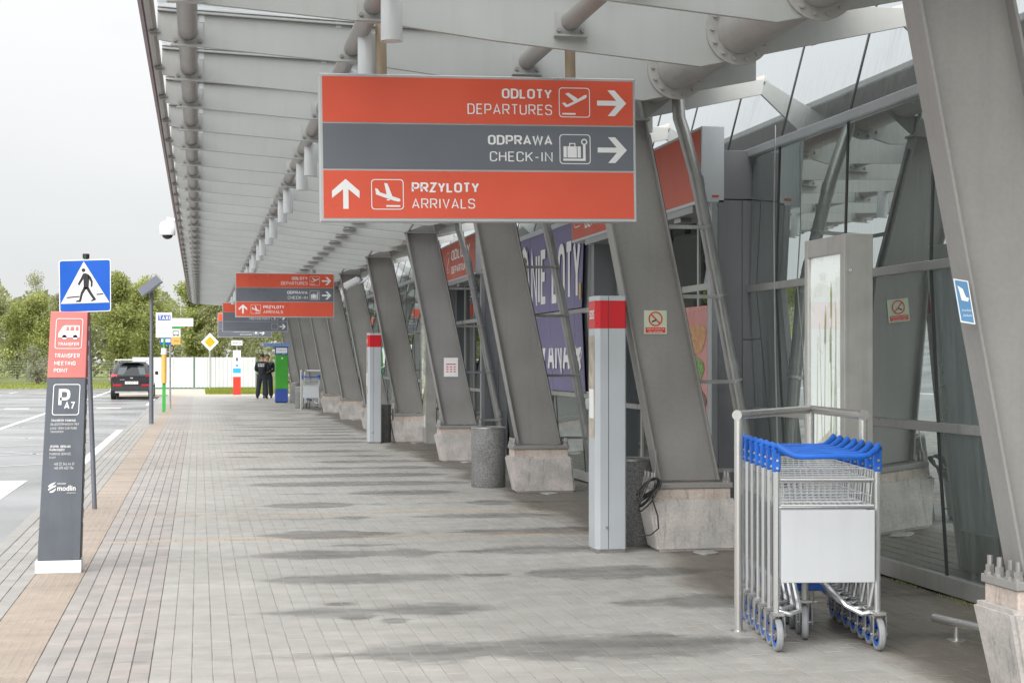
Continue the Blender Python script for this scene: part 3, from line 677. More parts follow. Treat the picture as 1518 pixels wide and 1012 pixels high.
# brackets and bolts where pipes meet a beam
PIPES = [(-.08, 3.865, .070), (1.10, 3.785, .062), (2.40, 3.735, .062)]
brackets = []
for (px, pz, r_) in PIPES:
    bk = MB()
    w_ = r_ + .04
    bk.box(px - w_, px + w_, -.026, -.0165, pz - r_ - .035, pz + .06)          # plate
    bk.box(px - w_ - .01, px + w_ + .01, -.075, -.0165, pz - r_ - .045, pz - r_ - .034)
    for s_ in (-1, 1): bk.tube([(px + s_ * (r_ + .018), -.026, pz - r_ + .0), (px + s_ * (r_ + .018), -.048, pz - r_ + .0)], .014, 6, mi=1)
    b__ = bk.mesh('bracket'); b__.materials.append(beam_dark); b__.materials.append(bolt_m); brackets.append(b__)
fl = MB(); cxp, czp = 3.566, 3.72
outer, inner = circ(cxp, czp, .235, 28), circ(cxp, czp, .16, 28)
n = 28
for d in (-.018, -.034):
    for L_ in (outer, inner):
        for a, b_ in L_: fl.v.append((a, d, b_))
for i in range(n):
    j = (i + 1) % n
    fl.face([2 * n + i, 2 * n + j, 3 * n + j, 3 * n + i]); fl.face([i, 2 * n + i, 2 * n + j, j])
for k in range(14):
    t = 2 * math.pi * k / 14; a, b_ = cxp + .198 * math.cos(t), czp + .198 * math.sin(t)
    fl.tube([(a, -.034, b_), (a, -.055, b_)], .0135, 6)
flange_me = fl.mesh('flange'); flange_me.materials.append(bigpipe_paint)
for i, y in enumerate(BY):
    o = link('beam', bm_l if i % 2 == 0 else bm_s, canopy, (0, y, 0))
    [link('bracket', q, canopy, (0, y, 0)) for q in brackets]; link('flange', flange_me, canopy, (0, y, 0))
Y0, Y1 = BY[0] - .6, BY[-1] + .5
def yr(r_): return [(0, Y0, 0), (0, Y1, 0)]
for (px, pz, r_) in PIPES:
    for a, b_ in zip([Y0] + BY, BY + [Y1]):
        MB().tube([(px, a + .02, pz), (px, b_ - .02, pz)], r_, 16).build('pipe', pipe_paint, canopy, smooth=True)
for a, b_ in zip([Y0] + BY, BY + [Y1]):
    MB().tube([(cxp, a + .02, czp), (cxp, b_ - .02, czp)], .16, 28).build('main_pipe', bigpipe_paint, canopy, smooth=True)
    MB().tube([(-.335, a, 3.90), (-.335, b_, 3.90)], .038, 10).build('edge_pipe', pipe_paint, canopy, smooth=True)
clip_me = MB().box(-.36, -.27, -.03, .03, 3.845, 3.857).box(-.345, -.29, -.012, .012, 3.83, 3.88).mesh('edge_clip'); clip_me.materials.append(bolt_m)
for y in BY: link('edge_clip', clip_me, canopy, (0, y, 0))
m = MB(); m.box(-.40, -.375, Y0, Y1, 3.87, 4.03); m.build('fascia', M('fascia_paint', (.30, .22, .24), .5), canopy)
# glazing above the beams
for a, b_ in zip(BY[:-1], BY[1:]):
    m = MB()
    for (p, q) in zip(top_l[:-1] + [top_l[-1]], top_l[1:] + [(4.0, 3.93)]):
        m.hexa([(p[0], a + .055, p[1] + .045), (q[0], a + .055, q[1] + .045), (q[0], b_ - .055, q[1] + .045), (p[0], b_ - .055, p[1] + .045), (p[0], a + .055, p[1] + .057), (q[0], a + .055, q[1] + .057), (q[0], b_ - .055, q[1] + .057), (p[0], b_ - .055, p[1] + .057)])
    m.build('roof_pane', roof_glass, canopy)
m = MB()
for y in (0,):
    for (p, q) in zip(top_l[:-1], top_l[1:]):
        m.hexa([(p[0], y - .04, p[1] + .03), (q[0], y - .04, q[1] + .03), (q[0], y + .04, q[1] + .03), (p[0], y + .04, p[1] + .03), (p[0], y - .04, p[1] + .065), (q[0], y - .04, q[1] + .065), (q[0], y + .04, q[1] + .065), (p[0], y + .04, p[1] + .065)])
    for xx in (.02, 1.0, 2.2): m.box(xx - .02, xx + .02, y - .02, y + .02, 3.93, 4.03)
rail_me = m.mesh('glazing_rail'); rail_me.materials.append(frame_al)
for y in BY: link('glazing_rail', rail_me, canopy, (0, y, 0))
st_me = MB().tube([(4.10, .06, 3.70), (4.86, .06, 3.94)], .05, 12).mesh('wall_strut', smooth=True); st_me.materials.append(bigpipe_paint)
for y in BY[::2]: link('wall_strut', st_me, canopy, (0, y, 0))

MB().box(3.36, 4.29, Y0, Y1, 3.965, 4.05).build('gutter', beam_paint, canopy, bevel=.01)
# ordinal words for rows of alike things
ORD = ['nearest', 'second', 'third', 'fourth', 'fifth', 'sixth', 'seventh', 'eighth', 'ninth', 'tenth', 'eleventh', 'twelfth', 'thirteenth', 'fourteenth', 'fifteenth', 'sixteenth', 'seventeenth', 'eighteenth', 'nineteenth', 'twentieth', 'twenty-first', 'twenty-second', 'twenty-third', 'twenty-fourth', 'twenty-fifth', 'twenty-sixth', 'twenty-seventh', 'twenty-eighth']
# cylinder downlights
lampme = MB().lathe([(0, .0), (.05, .0), (.05, .03)], n=20).lathe([(.058, 0), (.066, 0), (.066, .325), (.060, .335), (0, .335)], n=20).lathe([(.058, 0), (.05, .03)], n=20).mesh('downlight', smooth=True); lampme.materials.append(lamp_white)
li = 0
for nn in range(0, 40):
    if nn % 3 == 1 and nn != 1: continue
    if nn == 4: continue
    y = 9.72 + M_ * nn
    if y > 66: break
    far = ['frontmost white cylinder downlight hanging from the canopy above the big sign', 'white cylinder downlight with its top ring showing, right behind the sign post'] 
    lab = far[li] if li < 2 else ('white cylinder downlight under the canopy, %s from the camera' % (ORD[li] if li < len(ORD) else 'one of the far ones'))
    if li >= len(ORD): lab = 'small far white cylinder downlight near the end of the canopy row'
    o = tag(link('cylinder_downlight', lampme, None, (1.14, y, 3.425)), lab, 'downlight', 'cylinder downlights under the canopy'); li += 1

# ------------------------------------------------------------------ columns, footings, downpipes
CY = [12.28 + 5.776 * k for k in range(-1, 10)]       # front face of each footing
XL = lambda z: 3.585 - .196 * (z - .55)
XR = lambda z: 4.085 - .211 * (z - .55)
def col_proto():
    ztop, zb = 3.40, .55
    w_ = MB()
    y0, y1 = .0, .17
    web = MB().hexa([(XL(zb) + .016, .066, zb), (XR(zb) - .016, .066, zb), (XR(zb) - .016, .082, zb), (XL(zb) + .016, .082, zb), (XL(ztop) + .016, .066, ztop), (XR(ztop) - .016, .066, ztop), (XR(ztop) - .016, .082, ztop), (XL(ztop) + .016, .082, ztop)]).mesh('web')
    fa = MB().hexa([(XL(zb), y0, zb), (XL(zb) + .015, y0, zb), (XL(zb) + .015, y1, zb), (XL(zb), y1, zb), (XL(ztop), y0, ztop), (XL(ztop) + .015, y0, ztop), (XL(ztop) + .015, y1, ztop), (XL(ztop), y1, ztop)]).mesh('flange', bevel=.003)
    fb = MB().hexa([(XR(zb) - .015, y0, zb), (XR(zb), y0, zb), (XR(zb), y1, zb), (XR(zb) - .015, y1, zb), (XR(ztop) - .015, y0, ztop), (XR(ztop), y0, ztop), (XR(ztop), y1, ztop), (XR(ztop) - .015, y1, ztop)]).mesh('flange', bevel=.003)
    head = MB(); head.box(XL(ztop) - .02, XR(ztop) + .02, -.01, .18, ztop, ztop + .02)
    head.prism([(XL(ztop), ztop + .02), (XR(ztop), ztop + .02), (3.72, 3.60), (3.45, 3.58)], (0, .075, 0), (1, 0, 0), (0, 0, 1), .02)
    head.tube([(XL(ztop) + .02, .06, ztop + .01), (XL(ztop) + .16, .06, 3.62)], .018, 8); head.tube([(XR(ztop) - .02, .06, ztop + .01), (XR(ztop) - .05, .06, 3.60)], .018, 8)
    head = head.mesh('head_plate')
    cap = MB().hexa([(XR(.6) + .004, .05, .58), (XR(.6) + .02, .05, .58), (XR(.6) + .02, .07, .58), (XR(.6) + .004, .07, .58), (XR(3.3) + .004, .05, 3.3), (XR(3.3) + .02, .05, 3.3), (XR(3.3) + .02, .07, 3.3), (XR(3.3) + .004, .07, 3.3)]).mesh('cable')
    for q, m_ in ((web, col_paint), (fa, col_paint), (fb, col_paint), (head, col_paint), (cap, black_m)): q.materials.append(m_)
    return [('web', web), ('flange', fa), ('flange', fb), ('head_plate', head), ('cable', cap)]
colparts = col_proto()
def foot_proto():
    H_ = .41
    a = MB().hexa([(3.545, .0, 0), (4.23, 0, 0), (4.23, .36, 0), (3.56, .36, 0), (3.47, 0, H_), (4.19, 0, H_), (4.19, .38, H_), (3.47, .38, H_)]).mesh('block', bevel=.02, segs=2, smooth=True)
    b_ = MB().box(3.52, 4.15, .03, .34, H_ - .005, .495).mesh('plinth', bevel=.006)
    c_ = MB().box(3.505, 4.165, .015, .35, .495, .535).mesh('base_plate', bevel=.004)
    bt = MB()
    for (x, y) in ((3.53, .05), (3.53, .13), (3.53, .23), (3.53, .31), (4.13, .05), (4.13, .31)):
        bt.tube([(x, y, .535), (x, y, .548)], .026, 10); bt.tube([(x, y, .548), (x, y, .575)], .021, 6); bt.tube([(x, y, .575), (x, y, .62)], .0125, 8)
    bt = bt.mesh('anchor_bolt')
    for q, m_ in ((a, conc), (b_, plinth_m), (c_, col_paint), (bt, bolt_m)): q.materials.append(m_)
    return [('concrete_block', a), ('plinth', b_), ('base_plate', c_)]
foot = foot_proto()
bolt_me = MB().tube([(0, 0, 0), (0, 0, .013)], .026, 10).tube([(0, 0, .013), (0, 0, .042)], .021, 6).tube([(0, 0, .042), (0, 0, .085)], .0125, 8).mesh('anchor_bolt'); bolt_me.materials.append(bolt_m)
pipe_pts = [(3.62, .56, 3.58), (3.865, .56, 3.80), (3.885, .56, 3.50), (3.92, .56, 3.40), (3.965, .56, 3.24), (4.037, .56, 2.989), (4.219, .56, 2.091), (4.407, .56, 1.105), (4.585, .56, .14), (4.60, .56, .02)]
dp = MB().tube(pipe_pts[1:], [.053] * 9, 14).mesh('pipe', smooth=True)
dp.materials.append(downpipe_m)
def collar_at(z, h_=.09, r_=.058):
    x = 4.037 + (2.989 - z) * .2; d = Vector((.2, 0, -1)).normalized()
    return MB().tube([Vector((x, .56, z)), Vector((x, .56, z)) + d * h_], r_, 14).mesh('collar', smooth=True)
collars = [collar_at(3.02), collar_at(2.35), collar_at(1.5), collar_at(.75)]
for q in collars: q.materials.append(downpipe_m)
def clamp_at(z):
    x = 4.037 + (2.989 - z) * .2; m = MB()
    m.tube([(x, .56, z), (x + .004, .56, z - .02)], .063, 14)
    m.box(XR(z) - .01, x, .50, .53, z - .035, z - .005); m.box(XR(z) - .01, XR(z) + .01, .16, .53, z - .035, z - .005)
    return m.mesh('clamp')
clamps = [clamp_at(z) for z in (2.62, 2.05, 1.35, .62)]
for q in clamps: q.materials.append(galv)
coldesc = ['large leaning grey steel column filling the right edge of the picture', 'leaning grey steel column with a no smoking sticker, behind the grey and red pylon',
           'leaning grey steel column just left of the purple banner', 'leaning grey steel column with a white printed notice taped to it', 'leaning grey steel column rising just right of the farther grey and red pylon']
footdesc = ['weathered concrete footing with rusty bolts in the lower right corner', 'stained concrete footing beside the cable coil and the trolleys', 'pale concrete footing right of the round aggregate litter bin',
            'concrete footing below the column that carries the printed notice', 'concrete footing right of the farther grey and red pylon', 'concrete footing just left of the farther grey and red pylon']
for i, y in enumerate(CY):
    lab = coldesc[i] if i < 5 else 'leaning grey steel column under the canopy, %s counted from the camera' % ORD[i]
    c = thing('steel_column', lab, 'column', (0, y + .10, 0), group='leaning steel columns of the canopy')
    for nm, me in colparts: link(nm, me, c)
    lab = footdesc[i] if i < 6 else 'concrete footing of the canopy column, %s counted from the camera' % ORD[i]
    c = thing('column_footing', lab, 'footing', (0, y, 0), group='concrete footings of the canopy columns')
    for nm, me in foot: link(nm, me, c)
    for (bx, by) in ((3.53, .05), (3.53, .12), (3.53, .22), (3.53, .31), (4.135, .05), (4.135, .13), (4.135, .31)): link('anchor_bolt', bolt_me, c, (bx, by, .535))
    pl = ['grey metal downpipe beside the column at the right edge', 'leaning grey downpipe in front of the blank red sign box', 'leaning grey downpipe crossing the purple banner', 'leaning grey downpipe right of the column with the printed notice', 'leaning grey downpipe right of the farther grey and red pylon']
    c = thing('downpipe', pl[i] if i < 5 else 'leaning grey downpipe clamped to the %s steel column from the camera' % ORD[i], 'downpipe', (0, y, 0), group='downpipes clamped to the columns')
    link('pipe', dp, c)
    for q in collars: link('collar', q, c)
    for q in clamps: link('clamp', q, c)
    link('ground_disc', (lambda m_: (m_.materials.append(steel), m_)[1])(MB().lathe([(0, .014), (.085, .014), (.10, .008), (.10, .001)], n=20).mesh('cover_disc', smooth=True)), None, (3.885, y - .15, 0.001), label='round steel cover disc on the paving before the %s footing' % ORD[i], category='cover disc', group='steel cover discs before the footings')

# ------------------------------------------------------------------ terminal building
term = thing('terminal_building', 'glazed airport terminal front with tilted upper panes and grey cladding', 'building', (0, 0, 0))
XF = [(.02, 4.705), (.10, 4.70), (1.078, 4.64), (2.11, 4.59), (3.26, 4.62)]
XU = lambda z: 4.62 + (z - 3.26) * .263
def pane(y0, y1, za, xa, zb, xb, m_, name='glass_pane'):
    MB().hexa([(xa, y0, za), (xa + .02, y0, za), (xa + .02, y1, za), (xa, y1, za), (xb, y0, zb), (xb + .02, y0, zb), (xb + .02, y1, zb), (xb, y1, zb)]).build(name, m_, term)
MY = [9.643 + 1.411 * k for k in range(-5, 42)]
V1, V2 = (13.12, 17.4), (24.5, 28.75)
def inb(y): return any(a - .02 <= y < b_ + .02 for a, b_ in (V1, V2))
ZTOP = 6.6
for a, b_ in zip(MY[:-1], MY[1:]):
    pane(a + .022, b_ - .022, 3.30, XU(3.30), ZTOP, XU(ZTOP), glass_up)
    lo, hi = a + .018, b_ - .018
    for p, q in (V1, V2):
        if lo >= p and hi <= q: lo = hi
        elif lo < p < hi: hi = p - .01
        elif lo < q < hi: lo = q + .01
    if hi - lo < .05: continue
    for (z0, x0), (z1, x1) in zip(XF[1:-1], XF[2:]):
        pane(lo, hi, z0 + .03, x0, z1 - .03, x1, glass_low)
for y in MY:
    MB().hexa([(XU(3.30) - .006, y - .012, 3.30), (XU(3.30) + .05, y - .012, 3.30), (XU(3.30) + .05, y + .012, 3.30), (XU(3.30) - .006, y + .012, 3.30), (XU(ZTOP) - .006, y - .012, ZTOP), (XU(ZTOP) + .05, y - .012, ZTOP), (XU(ZTOP) + .05, y + .012, ZTOP), (XU(ZTOP) - .006, y + .012, ZTOP)]).build('mullion', mull_dark, term)
    if inb(y): continue
    mm = MB()
    for (z0, x0), (z1, x1) in zip(XF[1:-1], XF[2:]):
        mm.hexa([(x0 - .006, y - .014, z0 + .03), (x0 + .06, y - .014, z0 + .03), (x0 + .06, y + .014, z0 + .03), (x0 - .006, y + .014, z0 + .03), (x1 - .006, y - .014, z1 - .03), (x1 + .06, y - .014, z1 - .03), (x1 + .06, y + .014, z1 - .03), (x1 - .006, y + .014, z1 - .03)])
    mm.build('mullion', mull_dark, term)
def runs():
    yield MY[0], V1[0]; yield V1[1], V2[0]; yield V2[1], MY[-1]
for a, b_ in runs():
    for (z, x) in XF[1:-1]:
        MB().box(x - .025, x + .07, a, b_, z - (.03 if z > .2 else .085), z + .03).build('transom', mull_al, term, bevel=.003)
MB().box(4.575, 4.72, MY[0], MY[-1], 3.233, 3.297).build('transom', signbox_end, term, bevel=.003)
for a, b_ in runs(): MB().box(4.75, 4.99, a, b_, -.1, .02).build('plinth', mull_dark, term)
# a shallow hall behind the glass
MB().box(4.995, 13, 0, 68, -.12, .004).build('floor', interior_floor_m, term)
MB().box(13, 13.2, 0, 68, 0, 6.6).build('wall', interior_m, term); MB().box(4.9, 13, 68, 68.3, 0, 6.6).build('wall', clad, term)
MB().box(5.6, 13.2, 0, 68.3, 6.6, 6.8).build('roof', clad, term)
MB().box(5.2, 13.2, 0, 68.3, 3.2, 3.3).build('ceiling', interior_m, term)
for k in range(11): MB().box(7.2, 7.6, 5 + 5.8 * k, 5.4 + 5.8 * k, 0, 3.2).build('pillar', interior_m, term)

# entrance porches that stand out of the glass front
def porch(y0, y1, lab):
    t = thing('entrance_porch', lab, 'porch', (-.075, y0, -.0), group='grey clad entrance porches of the terminal'); Ln = y1 - y0
    MB().box(4.39, 4.60, 0, .05, 0, 2.862).build('cladding_panel', clad, t, bevel=.003)
    MB().box(4.603, 4.74, 0, .05, 0, 1.68).build('cladding_panel', clad, t, bevel=.003); MB().box(4.603, 4.74, 0, .05, 1.684, 2.862).build('cladding_panel', clad, t, bevel=.003)
    MB().box(4.44, 4.735, .0, .30, 2.872, 3.285).build('cladding_panel', clad, t, bevel=.003)
    MB().box(4.33, 4.388, .003, .12, 0, 2.855).build('corner_post', clad_light, t, bevel=.004)
    MB().box(4.33, 4.74, Ln - .12, Ln, 0, 2.86).build('cladding_panel', clad, t, bevel=.003)
    MB().box(4.26, 4.74, .31, Ln, 2.78, 2.86).build('soffit', clad_light, t)
    MB().box(4.70, 5.6, .05, Ln - .12, 2.86, 3.2).build('header', clad, t)
    n_ = 4; st = (Ln - .4) / n_
    MB().box(4.56, 4.62, .06, Ln - .12, 0, .08).build('threshold', mull_al, t); MB().box(4.56, 4.62, .06, Ln - .12, 2.14, 2.2).build('door_head', mull_al, t)
    MB().box(4.56, 4.62, .06, Ln - .12, 1.0, 1.05).build('door_rail', mull_al, t)
    for k in range(n_ + 1): MB().box(4.565, 4.615, .16 + st * k - .025, .16 + st * k + .025, .082, 2.778).build('door_post', mull_al if k % 2 else clad, t)
    for k in range(n_):
        for (za, zb) in ((.085, .998), (1.052, 2.138), (2.202, 2.778)):
            MB().box(4.585, 4.595, .16 + st * k + .026, .16 + st * (k + 1) - .026, za, zb).build('door_pane', glass_door, t)
    for k in range(3): MB().box(4.30, 4.40, .8 + 1.2 * k, 1.0 + 1.2 * k, 2.74, 2.779).build('ceiling_lamp', galv, t)
    return t
porch(V1[0], V1[1], 'grey clad entrance porch below the nearest red sign box')
porch(V2[0], V2[1], 'grey clad entrance porch beyond the purple banner')
def signbox(y0, ln, lab, words):
    t = thing('entrance_sign', lab, 'sign', (4.168, y0, -.022), group='red box signs over the porches')
    MB().box(0, .2, 0, ln, 2.862, 3.505).build('box', signbox_end, t, bevel=.004)
    MB().box(-.004, -.001, .03, ln - .03, 2.89, 3.478).build('red_face', red_box, t)
    O = (-.006, 0, 0)
    for (s, a, z_, w_, h_) in words: text(s, O, FACE_X, -a, z_, w_, h_, letter, t, bold=.012)
    fr = MB(); 
    if words:
        a = words[0][1] + .22
        fr.ring(rrect(-a - .28, 3.02, -a, 3.36, .04), rrect(-a - .27, 3.03, -a - .01, 3.35, .035), O, *FACE_X); fr.prism([(-a - .24, 3.1), (-a - .2, 3.1), (-a - .05, 3.25), (-a - .08, 3.28)], O, *FACE_X, .001)
        fr.prism([(-a - .24, 3.07), (-a - .12, 3.07), (-a - .12, 3.085), (-a - .24, 3.085)], O, *FACE_X, .001)
        fr.build('pictogram', letter, t)
    MB().box(.09, .15, -.004, -.001, 2.905, 2.925).build('sticker', red_box, t)
    return t
signbox(13.12, 4.85, 'long red box sign with a plain front part over the nearest entrance porch', [('ODLOTY', 4.2, 3.2, 1.5, .17), ('DEPARTURES', 4.2, 2.98, 1.5, .12)])
signbox(24.5, 4.85, 'red box sign over the farther porch, lettering facing the road', [('ODLOTY', 2.4, 3.2, 1.9, .17), ('DEPARTURES', 2.4, 2.98, 1.9, .12)])

# banner on the glass, in cloth-like panels
bn = thing('banner', 'large purple advertising banner with tall white letters on the glass front', 'banner', (4.575, 19.1, 0))
def bx(z):   # the banner follows the facade
    return (4.64 + (z - 1.07) * (-.05 / 1.05) if z < 2.12 else 4.59 + (z - 2.12) * (.03 / 1.17)) - 4.575 - .036
MYb = [y for y in MY if 19.3 < y < 24.1]
for a, b_ in zip([19.12] + MYb, MYb + [24.2]):
    a -= 19.1; b_ -= 19.1
    for z0, z1 in ((1.12, 2.09), (2.15, 3.24)):
        if b_ - a < .1: continue
        MB().hexa([(bx(z0), a + .006, z0), (bx(z0) + .006, a + .006, z0), (bx(z0) + .006, b_ - .006, z0), (bx(z0), b_ - .006, z0), (bx(z1), a + .006, z1), (bx(z1) + .006, a + .006, z1), (bx(z1) + .006, b_ - .006, z1), (bx(z1), b_ - .006, z1)]).build('banner_sheet', banner_m, bn)
O = (-.030, 0, 0)
text('TANIE LOTY', (bx(2.5) - .006, 0, 0), FACE_X, -3.95, 2.24, 3.85, .76, letter, bn, bold=.012)
text('RYANAIR', (bx(1.5) - .008, 0, 0), FACE_X, -2.92, 1.36, 2.8, .54, letter, bn, bold=.01)
m = MB(); m.prism([(-3.9, 2.2), (-3.35, 2.2), (-3.3, 2.8), (-3.55, 3.05), (-3.85, 2.9)], (bx(2.2) - .004, 0, 0), *FACE_X, .001); m.build('picture', banner_br, bn)
m = MB(); m.prism([(-3.75, 2.45), (-3.5, 2.3), (-3.42, 2.75), (-3.6, 2.85)], (bx(2.2) - .007, 0, 0), *FACE_X, .001); m.build('picture', banner_lt, bn)
m = MB(); m.prism([(-3.9, 2.92), (-3.5, 3.12), (-3.3, 3.02), (-3.26, 2.9), (-3.45, 2.98), (-3.85, 2.82)], (bx(2.2) - .012, 0, 0), *FACE_X, .001); m.build('torn_flap', letter, bn)
m = MB(); m.prism(circ(-3.6, 1.82, .07, 10), (bx(1.5) - .006, 0, 0), *FACE_X, .001); m.prism([(-.12, 2.25), (-.04, 2.25), (-.04, 2.45), (-.12, 2.45)], (bx(2.2) - .006, 0, 0), *FACE_X, .001); m.build('yellow_mark', tyellow, bn)
m = MB(); m.ring(circ(-.28, 1.68, .19), circ(-.28, 1.68, .165), (bx(1.5) - .006, 0, 0), *FACE_X); m.ring(circ(-.28, 1.68, .12), circ(-.28, 1.68, .105), (bx(1.5) - .006, 0, 0), *FACE_X); m.build('emblem', letter, bn)

# posters on the porch doors
def poster(name, lab, y0, y1, z0, z1, mats, x=4.482):
    t = thing(name, lab, 'poster', (x, y0, 0)); MB().box(0, .004, 0, y1 - y0, z0, z1).build('sheet', mats[0], t)
    rnd = random.Random(len(lab))
    W_, H_ = y1 - y0, z1 - z0
    for k, mm_ in enumerate(mats[1:]):
        m = MB(); cy_, cz_ = W_ * (.45 + .1 * (k % 2)), z0 + H_ * (.82 - .17 * k)
        m.prism([(-cy_ + W_ * .40 * math.cos(a) * (1 + .15 * math.sin(3 * a + k)), cz_ + H_ * .10 * math.sin(a) * (1 + .2 * math.cos(2 * a + k))) for a in [i * .4 for i in range(15)]], (-.003 - .0015 * k, 0, 0), *FACE_X, .001)
        m.build('printed_shape', mm_, t)
    return t
bun = M('print_bun', (.45, .22, .10), .3, var=.15, scale=20); lett = M('print_green', (.12, .25, .05), .3, var=.3, scale=30); patty = M('print_brown', (.12, .05, .03), .3); pink = M('print_pink', (.5, .2, .2), .3); dark_pr = M('print_dark', (.05, .05, .06), .3)
orange_pr = M('print_orange', (.62, .13, .05), .4)
poster('poster', 'food poster with a burger on the porch glazing, right of the sticker column', 13.95, 14.7, .35, 2.0, [pink, bun, lett, patty, bun])
poster('poster', 'narrow orange poster on the porch door beside the trolley rail', 13.40, 13.72, .8, 1.45, [orange_pr, letter])
poster('poster', 'white notice sheet stuck on the corner of the porch glazing', 13.38, 13.70, 1.5, 1.9, [letter])

# freestanding poster display
def display(y0, lab, x=4.05):
    t = thing('poster_display', lab, 'display case', (x, y0, 0), group='steel poster display cases by the glass front'); Ln = .695; Ht = 2.315
    MB().box(0, .19, 0, .05, .0, Ht).build('end_panel', brushed, t, bevel=.004)
    MB().box(0, .19, Ln - .05, Ln, 0, Ht).build('end_panel', steel, t, bevel=.004)
    MB().box(-.004, .021, -.002, .075, 0, Ht - .002).build('frame', brushed, t, bevel=.003); MB().box(-.004, .021, Ln - .045, Ln + .002, 0, Ht - .002).build('frame', brushed, t, bevel=.003)
    MB().box(-.003, .188, .0755, Ln - .0455, Ht - .12, Ht - .003).build('frame', brushed, t, bevel=.003); MB().box(-.003, .188, .0755, Ln - .0455, 0, .28).build('frame', brushed, t, bevel=.003)
    MB().box(.03, .16, .076, Ln - .046, .28, Ht - .12).build('back_board', kraft, t)
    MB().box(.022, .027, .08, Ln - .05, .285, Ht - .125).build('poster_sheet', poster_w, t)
    rr = random.Random(3); m = MB(); m2 = MB()
    for k in range(9):
        a0 = -.18 - .42 * rr.random(); zt = 1.35 + rr.random() * .65; sl = rr.uniform(-.06, .06)
        m.prism([(a0 - .006, .9), (a0 + .006, .9), (a0 + sl + .002, zt), (a0 + sl - .002, zt)], (.0205 - .0002 * k, 0, 0), *FACE_X, .0001)
        if k % 3 == 0: m.prism([(a0 + sl * .8 - .012, zt - .22), (a0 + sl * .8 + .012, zt - .2), (a0 + sl + .012, zt - .04), (a0 + sl, zt + .03), (a0 + sl - .012, zt - .05)], (.0185 - .0002 * k, 0, 0), *FACE_X, .0001)
    m.build('painted_reflection', M('reflection_straw', (.38, .42, .20), .4, var=.3, scale=12), t)  # pale stalks paint in the trees reflected by the cover pane
    m2.prism([(-.62, .5), (-.12, .5), (-.12, .95), (-.3, 1.05), (-.62, .9)], (.0175, 0, 0), *FACE_X, .0002); m2.build('printed_map', M('print_map', (.62, .58, .42), .4, var=.3, scale=14), t)
    MB().box(.005, .009, .078, Ln - .048, .282, Ht - .122).build('cover_pane', dome_glass, t)
    MB().tube([(.03, -.001, 2.08), (.03, -.014, 2.08)], .012, 10).build('lock', chrome, t)
    return t
display(9.745, 'tall stainless display case with a pale poster behind the trolleys')
display(29.2, 'distant white display case glimpsed between two leaning columns')

# thin hanging wire in front of the facade
MB().tube([(4.52, 12.3, 3.38), (4.49, 12.25, 2.6), (4.50, 12.25, 1.6), (4.55, 12.3, .4), (4.56, 12.3, .03)], .006, 6).build('hanging_wire', galv, label='thin pale wire hanging down before the glass beside the porch', category='wire')
MB().tube([(3.62, 12.95, 3.60), (3.70, 12.9, 3.42), (3.60, 12.85, 3.36)], .01, 6)

# stickers on glass and columns
def nosmoke(O, UV, w_, lab, tilt=0):
    h_ = w_ * 1.0
    t = thing('no_smoking_sign', lab, 'sticker', O); U, V_ = UV; N = U.cross(V_).normalized()
    U = (Matrix.Rotation(tilt, 3, N) @ U); V_ = (Matrix.Rotation(tilt, 3, N) @ V_)
    MB().prism([(0, 0), (w_, 0), (w_, h_), (0, h_)], (0, 0, 0), U, V_, .002).build('sheet', M('sticker_pale', (.55, .60, .46), .5), t)
    MB().prism([(.012, .01), (w_ - .012, .01), (w_ - .012, h_ * .28), (.012, h_ * .28)], N * .001, U, V_, .0005).build('red_band', infored, t)
    c_ = (w_ / 2, h_ * .64); r_ = w_ * .31
    m = MB(); m.ring(circ(*c_, r_, 28), circ(*c_, r_ * .82, 28), N * .003, U, V_)
    a = R(-45); dx, dy = math.cos(a), math.sin(a); px_, py_ = -dy, dx
    m.prism([(c_[0] + dx * r_ * k + px_ * s_ * r_ * .09, c_[1] + dy * r_ * k + py_ * s_ * r_ * .09) for k, s_ in ((-.85, -1), (.85, -1), (.85, 1), (-.85, 1))], N * .0032, U, V_, .0003); m.build('prohibition_ring', infored, t)
    m = MB(); m.prism([(c_[0] - r_ * .5, c_[1] - r_ * .5), (c_[0] + r_ * .2, c_[1] - r_ * .2), (c_[0] + r_ * .15, c_[1] - r_ * .02), (c_[0] - r_ * .55, c_[1] - r_ * .32)], N * .002, U, V_, .0003); m.build('cigarette', black_m, t)
    text('Zakaz palenia', N * .002, (U, V_), w_ * .12, h_ * .175, w_ * .76, h_ * .07, letter, t); text('No smoking', N * .002, (U, V_), w_ * .2, h_ * .065, w_ * .6, h_ * .07, letter, t)
    return t
nosmoke(Vector((3.474, 12.28 + .16, 1.715)), FACE_Y, .188, 'square no smoking sticker on the column behind the big pylon', R(0))
bs = thing('blue_sticker', 'narrow blue and white instruction sticker on the edge of the nearest column', 'sticker', (3.235, 6.58, 1.86))
MB().prism([(0, 0), (.07, -.01), (.105, -.2), (.035, -.19)], (0, 0, 0), *FACE_Y, .002).build('sheet', M('sticker_blue', (.10, .25, .45), .4), bs)
m = MB(); m.ring([(0, 0), (.07, -.01), (.105, -.2), (.035, -.19)], [(.006, -.006), (.066, -.014), (.099, -.194), (.039, -.184)], (0, -.001, 0), *FACE_Y); m.prism([(.02, -.03), (.045, -.045), (.06, -.08), (.075, -.085), (.07, -.1), (.04, -.095), (.03, -.06)], (0, -.001, 0), *FACE_Y, .0003); m.build('hand_symbol', letter, bs)
text('Dezynfekcja', (0, -.0015, 0), FACE_Y, .042, -.145, .045, .012, letter, bs); text('Disinfection', (0, -.0015, 0), FACE_Y, .048, -.165, .042, .01, letter, bs)
nt_ = thing('notice', 'white printed notice with red lines taped to the fourth column', 'notice', (3.598, CY[3] + .16, 1.265))
